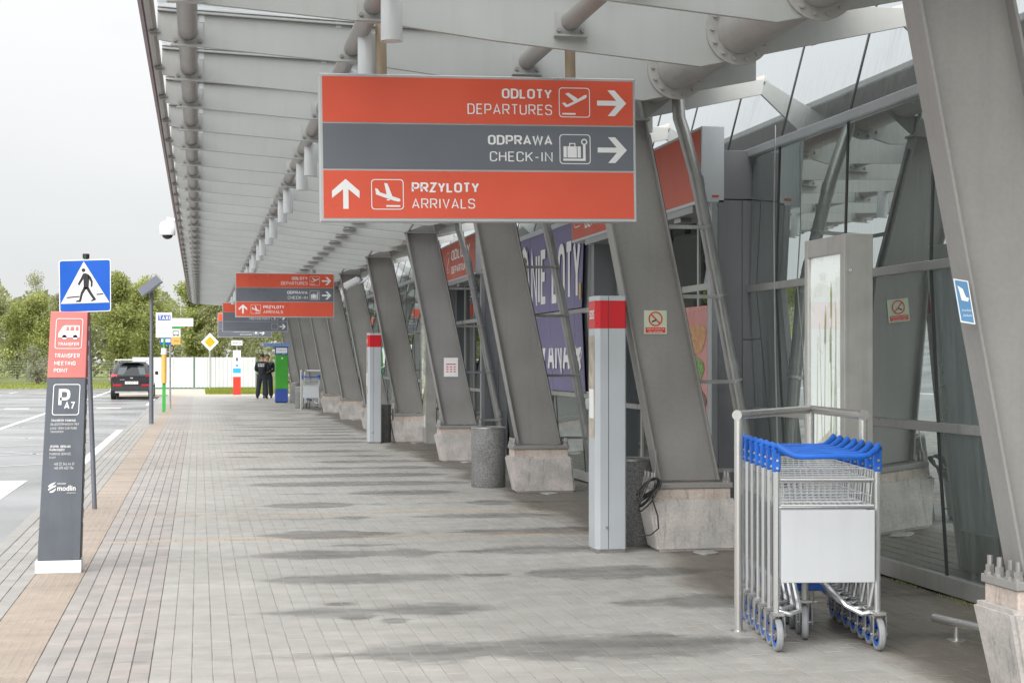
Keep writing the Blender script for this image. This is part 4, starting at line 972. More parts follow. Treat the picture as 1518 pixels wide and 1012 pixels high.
nt_.location = (3.598, CY[2] + .15, 1.265) if abs(CY[2] - 23.98) < 1 else (3.598, CY[2] + 5.776 * (0), 1.265)
nt_.location.y = min(CY, key=lambda q: abs(q - 23.9)) + .155
MB().prism([(0, 0), (.215, 0), (.215, .285), (0, .285)], (0, 0, 0), *FACE_Y, .002).build('sheet', letter, nt_)
m = MB()
m.prism([(.03, .18), (.185, .18), (.185, .195), (.03, .195)], (0, -.001, 0), *FACE_Y, .0003)
for r_ in range(3):
    for c_ in range(3): m.prism([(.035 + c_ * .055, .07 + r_ * .035), (.07 + c_ * .055, .07 + r_ * .035), (.07 + c_ * .055, .085 + r_ * .035), (.035 + c_ * .055, .085 + r_ * .035)], (0, -.001, 0), *FACE_Y, .0003)
m.build('printed_lines', infored, nt_)

# ------------------------------------------------------------------ hanging direction signs
AR = [(0, 50), (92, 50), (50, 0), (84, 0), (140, 62), (84, 124), (50, 124), (92, 74), (0, 74)]
def P2(pts, x0, y0, fx, fz, zt): return [((x0 + a) * fx, zt - (y0 + b_) * fz) for a, b_ in pts]
def airplane(kind):
    if kind == 'up': return [[(15, 75), (28, 72), (40, 82), (72, 66), (30, 30), (45, 24), (92, 54), (120, 36), (132, 33), (133, 44), (125, 52), (45, 92), (32, 94)]]
    return [[(18, 42), (30, 46), (40, 62), (70, 72), (60, 18), (74, 20), (96, 80), (130, 92), (134, 100), (126, 106), (100, 100), (22, 72)], [(70, 94), (84, 94), (84, 100), (70, 100)]]
def big_sign(loc, lab, tilt, rows, hb=.981, W_=2.19):
    t = thing('direction_sign', lab, 'sign', loc, group='hanging direction signs'); t.rotation_euler = (0, -tilt, 0)
    fx, fz = W_ / 1455, hb / 676
    MB().box(-.012, W_ + .012, .0, .12, -.012, hb + .012).build('frame', frame_al, t, bevel=.004)
    bands = [(6, 219), (226, 437), (446, 668)]
    O = (0, -.008, 0)
    for (a, b_), (kind, items) in zip(bands, rows):
        MB().box(.008, W_ - .008, -.006, -.001, hb - b_ * fz, hb - a * fz).build('panel', red_panel if kind == 'r' else grey_panel, t)
        for it in items:
            if it[0] == 'txt': text(it[1], O, FACE_Y, it[2] * fx, hb - it[5] * fz, (it[3] - it[2]) * fx, (it[5] - it[4]) * fz, letter, t, bold=it[6])
            elif it[0] == 'arrow':
                pts = AR if it[3] == 'R' else [(b2, 140 - a2) for a2, b2 in AR]
                MB().prism(P2(pts, it[1], it[2], fx, fz, hb), O, *FACE_Y, .001).build('arrow', letter, t)
            elif it[0] == 'pic':
                x0, y0, k = it[1], it[2], it[3]; x1, y1 = x0 + 148, y0 + 143
                m = MB(); q = lambda P_: [(a2 * fx, hb - b2 * fz) for a2, b2 in P_]
                m.ring(q(rrect(x0, y0, x1, y1, 16)), q(rrect(x0 + 4, y0 + 4, x1 - 4, y1 - 4, 13)), O, *FACE_Y)
                if k in ('up', 'down'):
                    for poly in airplane(k): m.prism(P2(poly, x0, y0, fx, fz, hb), O, *FACE_Y, .001)
                    bx0 = 15 if k == 'up' else 68; m.prism(P2([(bx0, 122), (bx0 + 64, 122), (bx0 + 64, 130), (bx0, 130)], x0, y0, fx, fz, hb), O, *FACE_Y, .001)
                elif k == 'bag':
                    for a2, b2 in ((19, 34), (38, 82), (86, 101)): m.prism(P2([(a2, 58), (b2, 58), (b2, 112), (a2, 112)], x0, y0, fx, fz, hb), O, *FACE_Y, .001)
                    m.ring(P2([(46, 42), (76, 42), (76, 58), (46, 58)], x0, y0, fx, fz, hb), P2([(51, 47), (71, 47), (71, 58), (51, 58)], x0, y0, fx, fz, hb), O, *FACE_Y)
                    m.prism(P2([(17, 117), (112, 117), (112, 50), (124, 50), (124, 127), (17, 127)], x0, y0, fx, fz, hb), O, *FACE_Y, .001)
                    m.ring(P2(circ(118, 36, 15), x0, y0, fx, fz, hb), P2(circ(118, 36, 9), x0, y0, fx, fz, hb), O, *FACE_Y)
                elif k == 'dot': m.prism(P2(circ(74, 45, 14), x0, y0, fx, fz, hb), O, *FACE_Y, .001); m.prism(P2([(58, 66), (90, 66), (84, 120), (64, 120)], x0, y0, fx, fz, hb), O, *FACE_Y, .001)
                elif k == 'cup': m.prism(P2([(40, 50), (74, 30), (108, 50), (108, 100), (40, 100)], x0, y0, fx, fz, hb), O, *FACE_Y, .001)
                if m.f: m.build('pictogram', letter, t)
    for x in (.42, W_ - .44):
        MB().tube([(x, .06, hb + .01), (x, .06, hb + .45)], .038, 14).build('post', rust_post, t, smooth=True)
    return t
R1 = ('r', [('txt', 'ODLOTY', 828, 1063, 92, 140, .022), ('txt', 'DEPARTURES', 667, 1063, 168, 216, 0), ('pic', 1096, 62, 'up'), ('arrow', 1280, 74, 'R')])
R1 = ('r', [('txt', 'ODLOTY', 828, 1063, 50, 97, .022), ('txt', 'DEPARTURES', 667, 1063, 124, 174, 0), ('pic', 1096, 40, 'up'), ('arrow', 1278, 50, 'R')])
R2 = ('g', [('txt', 'ODPRAWA', 760, 1063, 272, 318, .022), ('txt', 'CHECK-IN', 768, 1063, 350, 397, 0), ('pic', 1096, 264, 'bag'), ('arrow', 1278, 276, 'R')])
R3 = ('r', [('arrow', 43, 486, 'U'), ('pic', 220, 486, 'down'), ('txt', 'PRZYLOTY', 405, 716, 500, 547, .022), ('txt', 'ARRIVALS', 405, 696, 576, 623, 0)])
big_sign((.823, 11.02, 2.458), 'largest hanging sign in the foreground with red and grey bands, ODLOTY DEPARTURES', R(.8), [R1, R2, R3])
big_sign((.813, 37, 2.50), 'smaller hanging red and grey sign behind the foreground one, PRZYLOTY ARRIVALS below', 0, [R1, R2, R3], W_=2.2)
G2 = ('g', [('txt', 'MIEJSCE SPOTKAŃ', 560, 1063, 272, 318, .022), ('txt', 'MEETING POINT', 600, 1063, 350, 397, 0), ('pic', 1096, 264, 'dot'), ('arrow', 1278, 276, 'R')])
G3 = ('g', [('pic', 1096, 486, ''), ('arrow', 1278, 496, 'R')])
big_sign((.80, 56.5, 2.52), 'distant hanging sign partly hidden, grey bands with MEETING POINT and an empty square', 0, [R1, G2, G3], W_=2.2)
G4 = ('g', [('txt', 'SALONIK BIZNESOWY', 420, 930, 500, 540, .022), ('txt', 'SKYLOUNGE', 600, 930, 580, 625, 0), ('pic', 960, 486, 'cup'), ('arrow', 1130, 496, 'R')])
big_sign((.77, 68.3, 2.50), 'farthest hanging sign past the canopy end with SKYLOUNGE on its lowest band', 0, [('r', []), ('g', []), G4], W_=2.2)

# ------------------------------------------------------------------ grey and red information pylons
def pylon(loc, lab, w_=.245, h_=2.01):
    t = thing('info_pylon', lab, 'pylon', loc, group='grey and red pylons before the columns')
    d = .25
    MB().box(.01, w_ - .01, .01, d - .01, 0, .03).build('base', bolt_m, t)
    prof = [(.035, 0), (w_ - .012, 0), (w_, .012), (w_, d - .012), (w_ - .012, d), (.012, d), (0, d - .012), (0, .04)]
    def part(nm, z0, z1, m_, pr=prof): return MB().prism([(a, b_) for a, b_ in pr], (0, 0, z1), (1, 0, 0), (0, 1, 0), z1 - z0).build(nm, m_, t)
    part('body', .03, 1.755, bollard_grey); part('red_band', 1.756, 1.972, bollard_red); part('cap', 1.973, h_, bollard_grey)
    MB().box(.098, .102, -.0015, .002, .035, h_ - .002).build('seam', mull_dark, t)
    MB().tube([(.085, -.001, .20), (.085, -.008, .20)], .011, 12).build('lock', chrome, t)
    MB().box(-.004, -.001, .05, d - .025, .9, 1.70).build('side_poster', M('side_poster', (.42, .36, .30), .35, var=.35, scale=9), t)
    MB().box(-.006, -.0045, .06, d - .05, 1.05, 1.28).build('paper_sheet', letter, t)
    text('SOS', (-.003, 0, 0), FACE_X, -(d - .05), 1.83, .15, .07, letter, t, bold=.01)
    return t
pylon((3.044, 12.29, 0), 'tall grey pylon with a red top band in front of the nearest full column')
pylon((3.018, 29.43, 0), 'farther grey pylon with a red top band, among the distant footings')

# ------------------------------------------------------------------ litter bins
def bin_(loc, lab, r_=.205, h_=.71):
    t = thing('litter_bin', lab, 'bin', loc, group='round aggregate concrete litter bins')
    MB().lathe([(0, 0), (r_ - .01, 0), (r_, .015), (r_, h_ - .03), (r_ - .008, h_), (r_ - .05, h_), (r_ - .05, h_ - .2), (0, h_ - .2)], n=36).build('drum', bin_m, t, smooth=True)
    MB().lathe([(r_ + .001, h_ - .012), (r_ + .001, h_ + .006), (r_ - .05, h_ + .006), (r_ - .05, h_ - .04)], n=36).build('rim', galv, t, smooth=True)
    return t
bin_((3.395, 19.05, 0), 'round grey aggregate litter bin between the third and fourth footing')
bin_((3.47, 12.86, 0), 'dark round litter bin half hidden behind the big grey pylon', .2, .70)
bin_((3.30, 29.95, 0), 'round litter bin half hidden behind the farther grey pylon', .2, .70)
bin_((3.42, 58.6, 0), 'far round litter bin right beside the green and blue machine', .22, .72)
bin_((3.2, 52.0, 0), 'short far round bin left of the distant trolley rack', .2, .68)

# cable coil on the second footing
rnd = random.Random(5); m = MB()
for k in range(8):
    pts = []; dro = rnd.uniform(.0, .10) if k < 5 else rnd.uniform(.10, .16)
    for i in range(22):
        a = i / 21 * 2 * math.pi; cc, ss = math.cos(a), math.sin(a); wd_ = .028 + .006 * k * .5
        px_ = 3.445 + .085 * cc - wd_ * .5 * ss; pz_ = .515 + .055 * cc + wd_ * ss - dro * max(0, -cc + .3) * .6
        pts.append((px_ + rnd.uniform(-.003, .003), 12.235 - .010 * k + .02 * math.sin(2 * a + k), pz_ + rnd.uniform(-.003, .003)))
    m.tube(pts, .0062, 6)
m.tube([(3.50, 12.21, .55), (3.475, 12.2, .42), (3.50, 12.14, .30), (3.51, 12.15, .20), (3.46, 12.2, .145), (3.36, 12.25, .13)], .0062, 6)
tag(m.build('cable_coil', rubber, smooth=True), 'bundle of black cable loops hanging over the corner of the stained footing', 'cable')
MB().tube([(3.535, 12.33, .60), (3.54, 12.33, .80)], .006, 6).build('thin_rod', galv, label='short thin metal rod standing on the footing above the cable coil', category='rod')

# ------------------------------------------------------------------ luggage trolleys
def trolley(loc, rz, lab, group):
    t = thing('luggage_trolley', lab, 'luggage trolley', loc, rz, group); W_ = .265
    f = MB()
    for s in (-1, 1):
        f.tube([(s * W_, .03, .19), (s * W_, .03, .9), (s * W_, .035, .985)], .0165, 10)                    # uprights
    f.tube([(-W_, .04, .875), (W_, .04, .875)], .008, 8); f.tube([(-W_, .03, .74), (W_, .03, .74)], .008, 8)
    f.build('upright_frame', chrome, t, smooth=True)
    f = MB()
    f.tube([(-W_ + .005, .05, .20), (-W_ + .07, .04, .185), (-W_ + .13, .06, .20), (-W_ + .12, .16, .33), (-.10, .3, .35), (-.06, .55, .30), (0, .72, .28)], .014, 8)
    f.tube([(W_ - .005, .05, .19), (W_ - .08, .04, .185), (W_ - .15, .07, .22), (.02, .25, .345), (-.02, .32, .35), (-.03, .55, .31), (0, .72, .28)], .014, 8)
    f.tube([(W_ - .01, .05, .36), (W_ - .03, .07, .22)], .012, 8); f.tube([(-W_ + .02, .05, .36), (-W_ + .02, .12, .22)], .012, 8)
    f.build('chassis', chrome, t, smooth=True)
    MB().box(-.10, .06, .22, .42, .335, .348).build('tray', chrome, t, bevel=.004); MB().box(-.08, .12, .42, .6, .25, .30).build('bumper', plast_blue, t, bevel=.01)
    for k in (-1, 1):
        h = MB(); h.box(k * W_ - .02, k * W_ + .02, .012, .052, .925, 1.03); b_ = h.build('grip_bracket', plast_blue, t, bevel=.006)
        [MB().tube([(k * W_, .012, z_), (k * W_, .004, z_)], .007, 8).build('screw', chrome, b_) for z_ in (.945, .985)]
    h = MB(); pts = [(-W_, .03, 1.01), (-W_ - .012, .035, 1.045), (-W_ + .004, .008, 1.06), (-W_ + .03, -.028, 1.038), (-W_ + .07, -.05, 1.014), (-W_ + .12, -.06, 1.008)]
    full = pts + [(0, -.062, 1.010)] + [(-x_, y_, z_) for x_, y_, z_ in reversed(pts)]
    h.tube(full, [.015, .0165, .017, .016, .0155, .015, .0145, .015, .0155, .016, .017, .0165, .015], 10)
    for s in (-1, 1): h.prism([(0, 0), (.045, -.01), (.048, .04), (.02, .055), (-.005, .035)], (s * W_ - .006, .05, 1.0), (0, -1, 0), (0, 0, 1), -.012)
    h.build('handle', plast_blue, t, smooth=True)
    b_ = MB(); y0, y1 = .035, .20
    for z in (.93, .885, .80, .755):
        ins = (.93 - z) * .12; b_.tube([(-W_ + .02 + ins, y0, z), (-W_ + .02 + ins, y1, z), (W_ - .02 - ins, y1, z), (W_ - .02 - ins, y0, z)], .0035, 5)
    b_.tube([(-W_ + .02, y0 - .012, .885), (W_ - .02, y0 - .012, .885)], .006, 6); b_.tube([(-W_ + .02, y0 - .012, .75), (W_ - .02, y0 - .012, .75)], .006, 6)
    for k in range(15):
        x = -W_ + .035 + k * (2 * W_ - .07) / 14; b_.tube([(x, y1, .93), (x * .95, y1, .755), (x * .95, y0, .745)], .0022, 4)
    for k in range(4): b_.tube([(-W_ + .02, y0 + k * .05, .93), (-W_ + .035, y0 + k * .05, .755)], .0022, 4); b_.tube([(W_ - .02, y0 + k * .05, .93), (W_ - .035, y0 + k * .05, .755)], .0022, 4)
    b_.build('wire_basket', wire_zinc, t)
    MB().box(-.245, .245, .0, .008, .352, .728).build('board', kraft, t, bevel=.003)
    for (x, y, sc) in ((-W_, 0, .085), (W_, 0, .085), (-.04, .36, .092)):
        fk = MB(); hw = .033
        fk.box(x - hw, x + hw, y - .03 + .0, y + .03, sc * 2 + .012, sc * 2 + .03)
        for s in (-1, 1): fk.box(x + s * hw - .004, x + s * hw + .004, y - .024, y + .024, sc - .012, sc * 2 + .012)
        fk.tube([(x - hw - .012, y, sc), (x + hw + .012, y, sc)], .009, 8)
        if y > .1: fk.tube([(x, y, sc * 2 + .02), (x, y, .34)], .02, 8)
        fk.build('wheel_fork', galv, t, bevel=.003)
        Tm = Matrix.Translation((x, y, sc)) @ Matrix.Rotation(R(90), 4, 'Y') @ Matrix.Rotation(R(12 if y > .1 else 0), 4, 'X')
        w_ = MB().lathe([(.04, -.012), (sc - .02, -.014), (sc - .02, .014), (.04, .012)], n=20); w_.v = [tuple(Tm @ Vector(p)) for p in w_.v]
        wh = w_.build('wheel', plast_blue, t, smooth=True)
        w_ = MB().lathe([(sc - .024, -.015), (sc - .006, -.017), (sc, -.009), (sc, .009), (sc - .006, .017), (sc - .024, .015)], n=24); w_.v = [tuple(Tm @ Vector(p)) for p in w_.v]
        w_.build('tyre', tyre_grey, wh, smooth=True)
        w_ = MB().lathe([(.0, -.018), (.028, -.016), (.028, .016), (0, .018)], n=14); w_.v = [tuple(Tm @ Vector(p)) for p in w_.v]
        w_.build('hub', galv, wh, smooth=True)
    return t
d0 = Vector((3.202, 7.928, 0)); stepv = Vector((.0295, .172, 0))
tdesc = ['frontmost nested luggage trolley showing its blank white board', 'second luggage trolley, nested right behind the front one', 'third luggage trolley in the nested row',
         'fourth and middle luggage trolley of the nested row', 'fifth luggage trolley in the nested row', 'sixth luggage trolley, last but one in the nested row', 'rearmost luggage trolley of the nested row, near the back rail']
tr0 = None
for k in range(7):
    loc = d0 + stepv * k
    if k == 0: tr0 = trolley(loc, -R(8.5), tdesc[0], 'luggage trolleys nested in the steel rail')
    else: dup(tr0, loc, tdesc[k])
dup(tr0, (3.42, 50.6, 0), 'front luggage trolley in the distant rack', 0, 'luggage trolleys in the distant rack')
dup(tr0, (3.42, 50.8, 0), 'second luggage trolley in the distant rack, behind the front one', 0, 'luggage trolleys in the distant rack')
def rail(loc, rz, lab, pts):
    t = thing('trolley_rail', lab, 'rail', loc, rz, 'steel rails around the trolleys'); A, C, B = [Vector(p) for p in pts]
    MB().tube([A + Vector((0, 0, 1.20)), C + Vector((0, 0, 1.20)), B + Vector((0, 0, 1.20))], .0255, 14).build('top_rail', steel, t, smooth=True)
    for q in (A, C, B): MB().tube([q, q + Vector((0, 0, 1.20))], .024, 14).build('leg', steel, t, smooth=True)
    for q, d in ((A, A - C), (B, B - C)): d = d.normalized() * .004; MB().tube([q + Vector((0, 0, 1.2)) - d, q + Vector((0, 0, 1.2)) + d * 6], .029, 14).build('end_cap', steel, t, smooth=True)
    for q in (A, C, B): MB().lathe([(.0, .004), (.045, .004), (.045, .0005)], c=q, n=16).build('foot_disc', steel, t)
    return t
rail((0, 0, 0), 0, 'stainless steel tube rail around the near nested trolleys', [(2.945, 8.60, 0), (3.74, 9.55, 0), (3.625, 8.47, 0)])
rail((0, 0, 0), 0, 'stainless steel tube rail around the distant trolleys', [(3.05, 49.6, 0), (3.25, 50.9, 0), (3.83, 50.0, 0)])

# low steel rail on the ground by the lower right footing
t = thing('low_rail', 'short low stainless rail just above the ground beside the lower right footing', 'rail', (0, 0, 0))
MB().tube([(3.96, 8.28, .095), (4.26, 6.9, .095)], .024, 12).build('bar', steel, t, smooth=True)
for p in ((4.0, 8.1, 0), (4.2, 7.15, 0)): MB().tube([p, (p[0], p[1], .09)], .012, 8).build('leg', steel, t, smooth=True); MB().lathe([(0, .006), (.05, .005), (.05, 0.0005)], c=p, n=16).build('foot_disc', steel, t)

# ------------------------------------------------------------------ left side street furniture
t = thing('transfer_totem', 'leaning faded red and slate totem with TRANSFER MEETING POINT at the kerb', 'totem', (0, 11.86, 0))
def tx(z, side): return (-1.122 + (z - .09) * .0525) if side == 'l' else (-.829 + (z - .09) * .0305)
Dp = .17
def slab(z0, z1, nm, m_): return MB().hexa([(tx(z0, 'l'), 0, z0), (tx(z0, 'r'), 0, z0), (tx(z0, 'r') - .0, Dp, z0), (tx(z0, 'l'), Dp, z0), (tx(z1, 'l'), 0, z1), (tx(z1, 'r'), 0, z1), (tx(z1, 'r'), Dp, z1), (tx(z1, 'l'), Dp, z1)]).build(nm, m_, t, bevel=.004)
slab(.092, 1.378, 'lower_panel', slate); slab(1.380, 1.85, 'upper_panel', fade_red)
MB().hexa([(-1.137, -.012, 0), (-.82, -.012, 0), (-.82, Dp + .012, 0), (-1.137, Dp + .012, 0), (-1.137, -.012, .09), (-.818, -.012, .09), (-.818, Dp + .012, .09), (-1.137, Dp + .012, .09)]).build('base', white_paint, t, bevel=.004)
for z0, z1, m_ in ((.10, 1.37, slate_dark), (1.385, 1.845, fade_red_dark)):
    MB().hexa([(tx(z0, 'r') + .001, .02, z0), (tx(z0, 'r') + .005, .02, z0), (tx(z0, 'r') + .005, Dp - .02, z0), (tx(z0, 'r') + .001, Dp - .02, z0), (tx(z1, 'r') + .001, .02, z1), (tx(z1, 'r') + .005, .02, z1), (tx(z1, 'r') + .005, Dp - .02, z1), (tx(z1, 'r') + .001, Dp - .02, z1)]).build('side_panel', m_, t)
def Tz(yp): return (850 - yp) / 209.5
def Txx(xp): return -1.136 + (xp - 52) / 213.5 + .0
UVs = (Vector((1, 0, 0)), Vector((.045, 0, 1)).normalized()); Ot = Vector((0, -.003, 0))
def ttext(s, xa, xb, ya, yb, bold=0):   # pixel box measured on the photograph, laid on the totem's face
    z0 = Tz(yb); x0 = Txx(xa)
    text(s, Ot + Vector((x0, 0, z0)), UVs, 0, 0, (xb - xa) / 213.5, (yb - ya) / 209.5, letter, t, bold=bold)
def tpoly(m, pts): m.prism([(Txx(a), Tz(b_)) for a, b_ in pts], Ot, *FACE_Y, .001)
def z1f(x_, y_, ox, oy, s_): return (ox + x_ / s_, oy + y_ / s_)
c1 = lambda L_: [z1f(a, b_, 20, 450, 4.82) for a, b_ in L_]
m = MB(); sh = lambda L_, : [(a, b_) for a, b_ in L_]
def skewr(x0, y0, x1, y1, r_, sk=-.06): return [(a + (y0 - b_) * .055, b_) for a, b_ in rrect(x0, y0, x1, y1, r_)]
m.ring([(Txx(a), Tz(b_)) for a, b_ in c1(skewr(302, 108, 494, 326, 18))], [(Txx(a), Tz(b_)) for a, b_ in c1(skewr(307, 113, 489, 321, 14))], Ot, *FACE_Y)
m.ring([(Txx(a), Tz(b_)) for a, b_ in c1(skewr(283, 577, 474, 800, 18))], [(Txx(a), Tz(b_)) for a, b_ in c1(skewr(289, 583, 468, 794, 14))], Ot, *FACE_Y)
tpoly(m, c1([(315, 240), (318, 215), (348, 168), (365, 158), (466, 158), (470, 165), (466, 245), (450, 245), (320, 245)]))
for cx_ in (360, 436): tpoly(m, c1(circ(cx_, 243, 17)))
m.build('pictogram', letter, t)
m = MB()
for a, b_ in ((372, 392), (400, 430), (437, 460)): m.prism([(Txx(p), Tz(q)) for p, q in c1([(a, 196), (a + 6, 168), (b_, 168), (b_, 196)])], Ot + Vector((0, -.001, 0)), *FACE_Y, .0004)
m.build('pictogram', fade_red, t)
ttext('TRANSFER', 85, 116, 508, 513, .02); ttext('TRANSFER', 80, 117, 524.5, 531, .02); ttext('MEETING', 79.5, 111, 536, 542, .02); ttext('POINT', 79, 99.5, 546.5, 552.5, .02)
ttext('P', 85.5, 102.5, 577, 603, .03); ttext('A7', 94, 109.5, 596, 607, .02)
ttext('TRANSFER PARKING', 75, 111, 622, 625.5, .01); ttext('DŁUGOTERMINOWY P&T', 74.5, 116, 627.5, 631); ttext('LONG TERM CAR PARK', 74, 113, 633.5, 637); ttext('TRANSFER', 74, 93, 639, 642)
ttext('ZESPÓŁ OBSŁUGI', 73.5, 103.5, 660.5, 664, .01); ttext('PARKINGÓW', 73, 95, 665.5, 669, .01); ttext('PARKING SERVICE', 73, 104, 671.5, 675); ttext('STAFF', 72.5, 82, 677, 680)
ttext('+48 22 346 44 01', 79, 109, 686, 690); ttext('+48 695 402 754', 79, 108, 692, 696)
ttext('modlin', 84, 111, 720, 728, .02); ttext('warsaw', 84, 97, 716, 718.5); ttext('airport', 98, 111, 730, 732.5)
m = MB(); c2 = lambda L_: [z1f(a, b_, 20, 600, 3.89) for a, b_ in L_]
tpoly(m, c2([(197, 470), (215, 455), (243, 447), (228, 462), (205, 478)])); tpoly(m, c2([(197, 487), (220, 470), (243, 464), (243, 472), (215, 486), (200, 496)])); tpoly(m, c2([(204, 502), (230, 490), (243, 480), (238, 497), (222, 508), (210, 508)]))
m.build('emblem', letter, t)
mm = MB()
for k in range(14):
    z = .35 + k * .105
    if 1.33 < z < 1.42: continue
    mm.hexa([(tx(z, 'r') + .006, .05, z), (tx(z, 'r') + .007, .05, z), (tx(z, 'r') + .007, .12, z), (tx(z, 'r') + .006, .12, z), (tx(z + .035, 'r') + .006, .05, z + .035), (tx(z + .035, 'r') + .007, .05, z + .035), (tx(z + .035, 'r') + .007, .12, z + .035), (tx(z + .035, 'r') + .006, .12, z + .035)])
mm.build('side_print', letter, t)

# pedestrian crossing sign
t = thing('crossing_sign', 'blue square pedestrian crossing sign on a slightly leaning grey pole', 'road sign', (-1.04, 16.9, 0))
MB().tube([(0, .03, 0), (-.05, .03, 1.4), (-.085, .03, 2.56)], .024, 12).build('pole', pole_grey, t, smooth=True)
MB().lathe([(0, .045), (.034, .045), (.034, 0)], c=(-.085, .03, 2.54), n=14).build('pole_cap', black_m, t, smooth=True)
sg = [(-.343, 1.985), (.163, 2.005), (.160, 2.535), (-.350, 2.515)]
def bil(u, v_): a, b_, c_, d = [Vector((p[0], 0, p[1])) for p in sg]; q = (a * (1 - u) + b_ * u) * (1 - v_) + (d * (1 - u) + c_ * u) * v_; return (q.x, q.z)
rr_ = [bil(a, b_) for a, b_ in rrect(0, 0, 1, 1, .05)]
MB().prism(rr_, (0, 0, 0), *FACE_Y, .003).build('white_border', letter, t)
MB().prism([bil(a, b_) for a, b_ in rrect(.018, .018, .982, .982, .04)], (0, -.002, 0), *FACE_Y, .001).build('blue_panel', blue_sign, t)
MB().prism([bil(.03, .17), bil(.97, .17), bil(.48, .965)], (0, -.004, 0), *FACE_Y, .001).build('white_triangle', letter, t)
m = MB(); man = lambda L_: [bil((a - 345) / 300, (405 - b_) / 308) for a, b_ in L_]
for poly in ([(483, 180), (496, 176), (515, 183), (520, 200), (516, 260), (500, 272), (487, 262), (486, 210), (462, 248), (452, 240), (470, 208)],
             [(515, 183), (530, 200), (540, 225), (538, 258), (528, 258), (528, 228), (514, 205)],
             [(487, 258), (505, 262), (482, 300), (470, 345), (440, 344), (440, 338), (460, 333), (470, 290)],
             [(497, 262), (516, 258), (535, 295), (558, 330), (556, 336), (530, 344), (530, 337), (540, 330), (520, 300)],
             [(388, 314), (462, 309), (462, 316), (388, 321)], [(560, 300), (600, 298), (600, 305), (562, 307)]):
    m.prism(man(poly), (0, -.006, 0), *FACE_Y, .001)
m.prism(man(circ(487, 159, 11, 14)), (0, -.006, 0), *FACE_Y, .001)
m.build('walking_figure', black_m, t)
m = MB()
for z in (2.12, 2.4): m.box(-.13, -.02, .002, .06, z - .015, z + .015)
m.build('pole_clamp', galv, t)

# solar street lamp
t = thing('solar_lamp', 'thin grey post with a tilted solar panel on top by the kerb', 'lamp post', (-1.12, 39.6, 0))
MB().tube([(0, 0, 0), (0, 0, 1.6)], .052, 12).build('pole', pole_grey, t, smooth=True); MB().tube([(0, 0, 1.6), (0, 0, 3.3)], .04, 12).build('pole', pole_grey, t, smooth=True)
Tm = Matrix.Translation((-.02, 0, 3.28)) @ Matrix.Rotation(R(-38), 4, 'Y') @ Matrix.Rotation(R(20), 4, 'X')
MB().box(-.29, .29, -.35, .35, 0, .035, T=Tm).build('panel_frame', slate, t); MB().box(-.27, .27, -.33, .33, .036, .04, T=Tm).build('solar_cells', solar_m, t)
MB().box(-.13, .10, -.12, .12, -.09, -.002, T=Tm).build('battery_box', galv, t, bevel=.01)
MB().box(-.05, .05, -.05, .05, 0, .02).build('base_plate', pole_grey, t)

# taxi sign with yellow post
t = thing('taxi_sign', 'white TAXI sign on a green pole beside a yellow wrapped post', 'sign', (-1.02, 49.0, 0))
MB().tube([(-.02, 0, 0), (-.01, 0, 1.35), (.03, 0, 2.9)], .035, 10).build('pole', pole_green, t, smooth=True)
MB().box(-.235, .235, -.05, -.03, 2.19, 2.93).build('panel', letter, t, bevel=.01)
MB().box(-.17, .19, -.053, -.051, 2.70, 2.86).build('blue_field', M('taxi_blue', (.08, .14, .42), .4), t)
text('TAXI', (0, -.056, 0), FACE_Y, -.15, 2.72, .32, .12, letter, t, bold=.02)
text('WARSZAWA', (0, -.052, 0), FACE_Y, -.17, 2.56, .36, .03, pink, t); text('+48 600 105 105', (0, -.052, 0), FACE_Y, -.17, 2.47, .36, .03, pink, t); text('modlin airport', (0, -.052, 0), FACE_Y, -.10, 2.30, .30, .05, cyan_p, t)
MB().tube([(0, -.04, .85), (.005, -.04, 1.7)], .075, 12).build('yellow_sleeve', yellow_p, t, smooth=True); MB().tube([(.005, -.04, 1.7), (.007, -.04, 1.88)], .085, 12).build('white_cap', letter, t, smooth=True)
MB().box(-.03, .05, -.045, .035, 0.02, .86).build('lower_post', pole_green, t)
t = thing('bus_stop_sign', 'white yellow and blue stop sign panels right behind the TAXI sign', 'sign', (-.9, 52.5, 0))
MB().tube([(0, 0, 0), (0, 0, 2.9)], .03, 10).build('pole', galv, t, smooth=True)
MB().box(-.05, .72, -.03, -.01, 2.60, 2.86).build('arm_panel', letter, t); MB().box(-.05, .36, -.032, -.008, 2.54, 2.598).build('green_strip', pole_green, t)
MB().box(.03, .32, -.03, -.01, 2.02, 2.26).build('yellow_panel', yellow_p, t); MB().box(.03, .32, -.03, -.01, 2.262, 2.52).build('white_panel', letter, t)
MB().box(-.30, .028, -.03, -.01, 2.02, 2.28).build('blue_panel', blue_sign, t); MB().box(-.28, .01, -.034, -.031, 2.10, 2.2).build('white_stripe', letter, t)
m = MB(); m.ring(rrect(.08, 2.32, .28, 2.46, .03), rrect(.10, 2.34, .26, 2.44, .02), (0, -.032, 0), *FACE_Y); m.prism([(.1, 2.29), (.14, 2.29), (.14, 2.32), (.1, 2.32)], (0, -.032, 0), *FACE_Y, .001); m.prism([(.22, 2.29), (.26, 2.29), (.26, 2.32), (.22, 2.32)], (0, -.032, 0), *FACE_Y, .001); m.build('bus_symbol', black_m, t)
text('Stop', (0, -.032, 0), FACE_Y, .12, 2.10, .14, .07, black_m, t); text('Odjazdy Departures', (0, -.032, 0), FACE_Y, .1, 2.66, .5, .035, M('print_grey', (.3, .3, .32), .5), t)

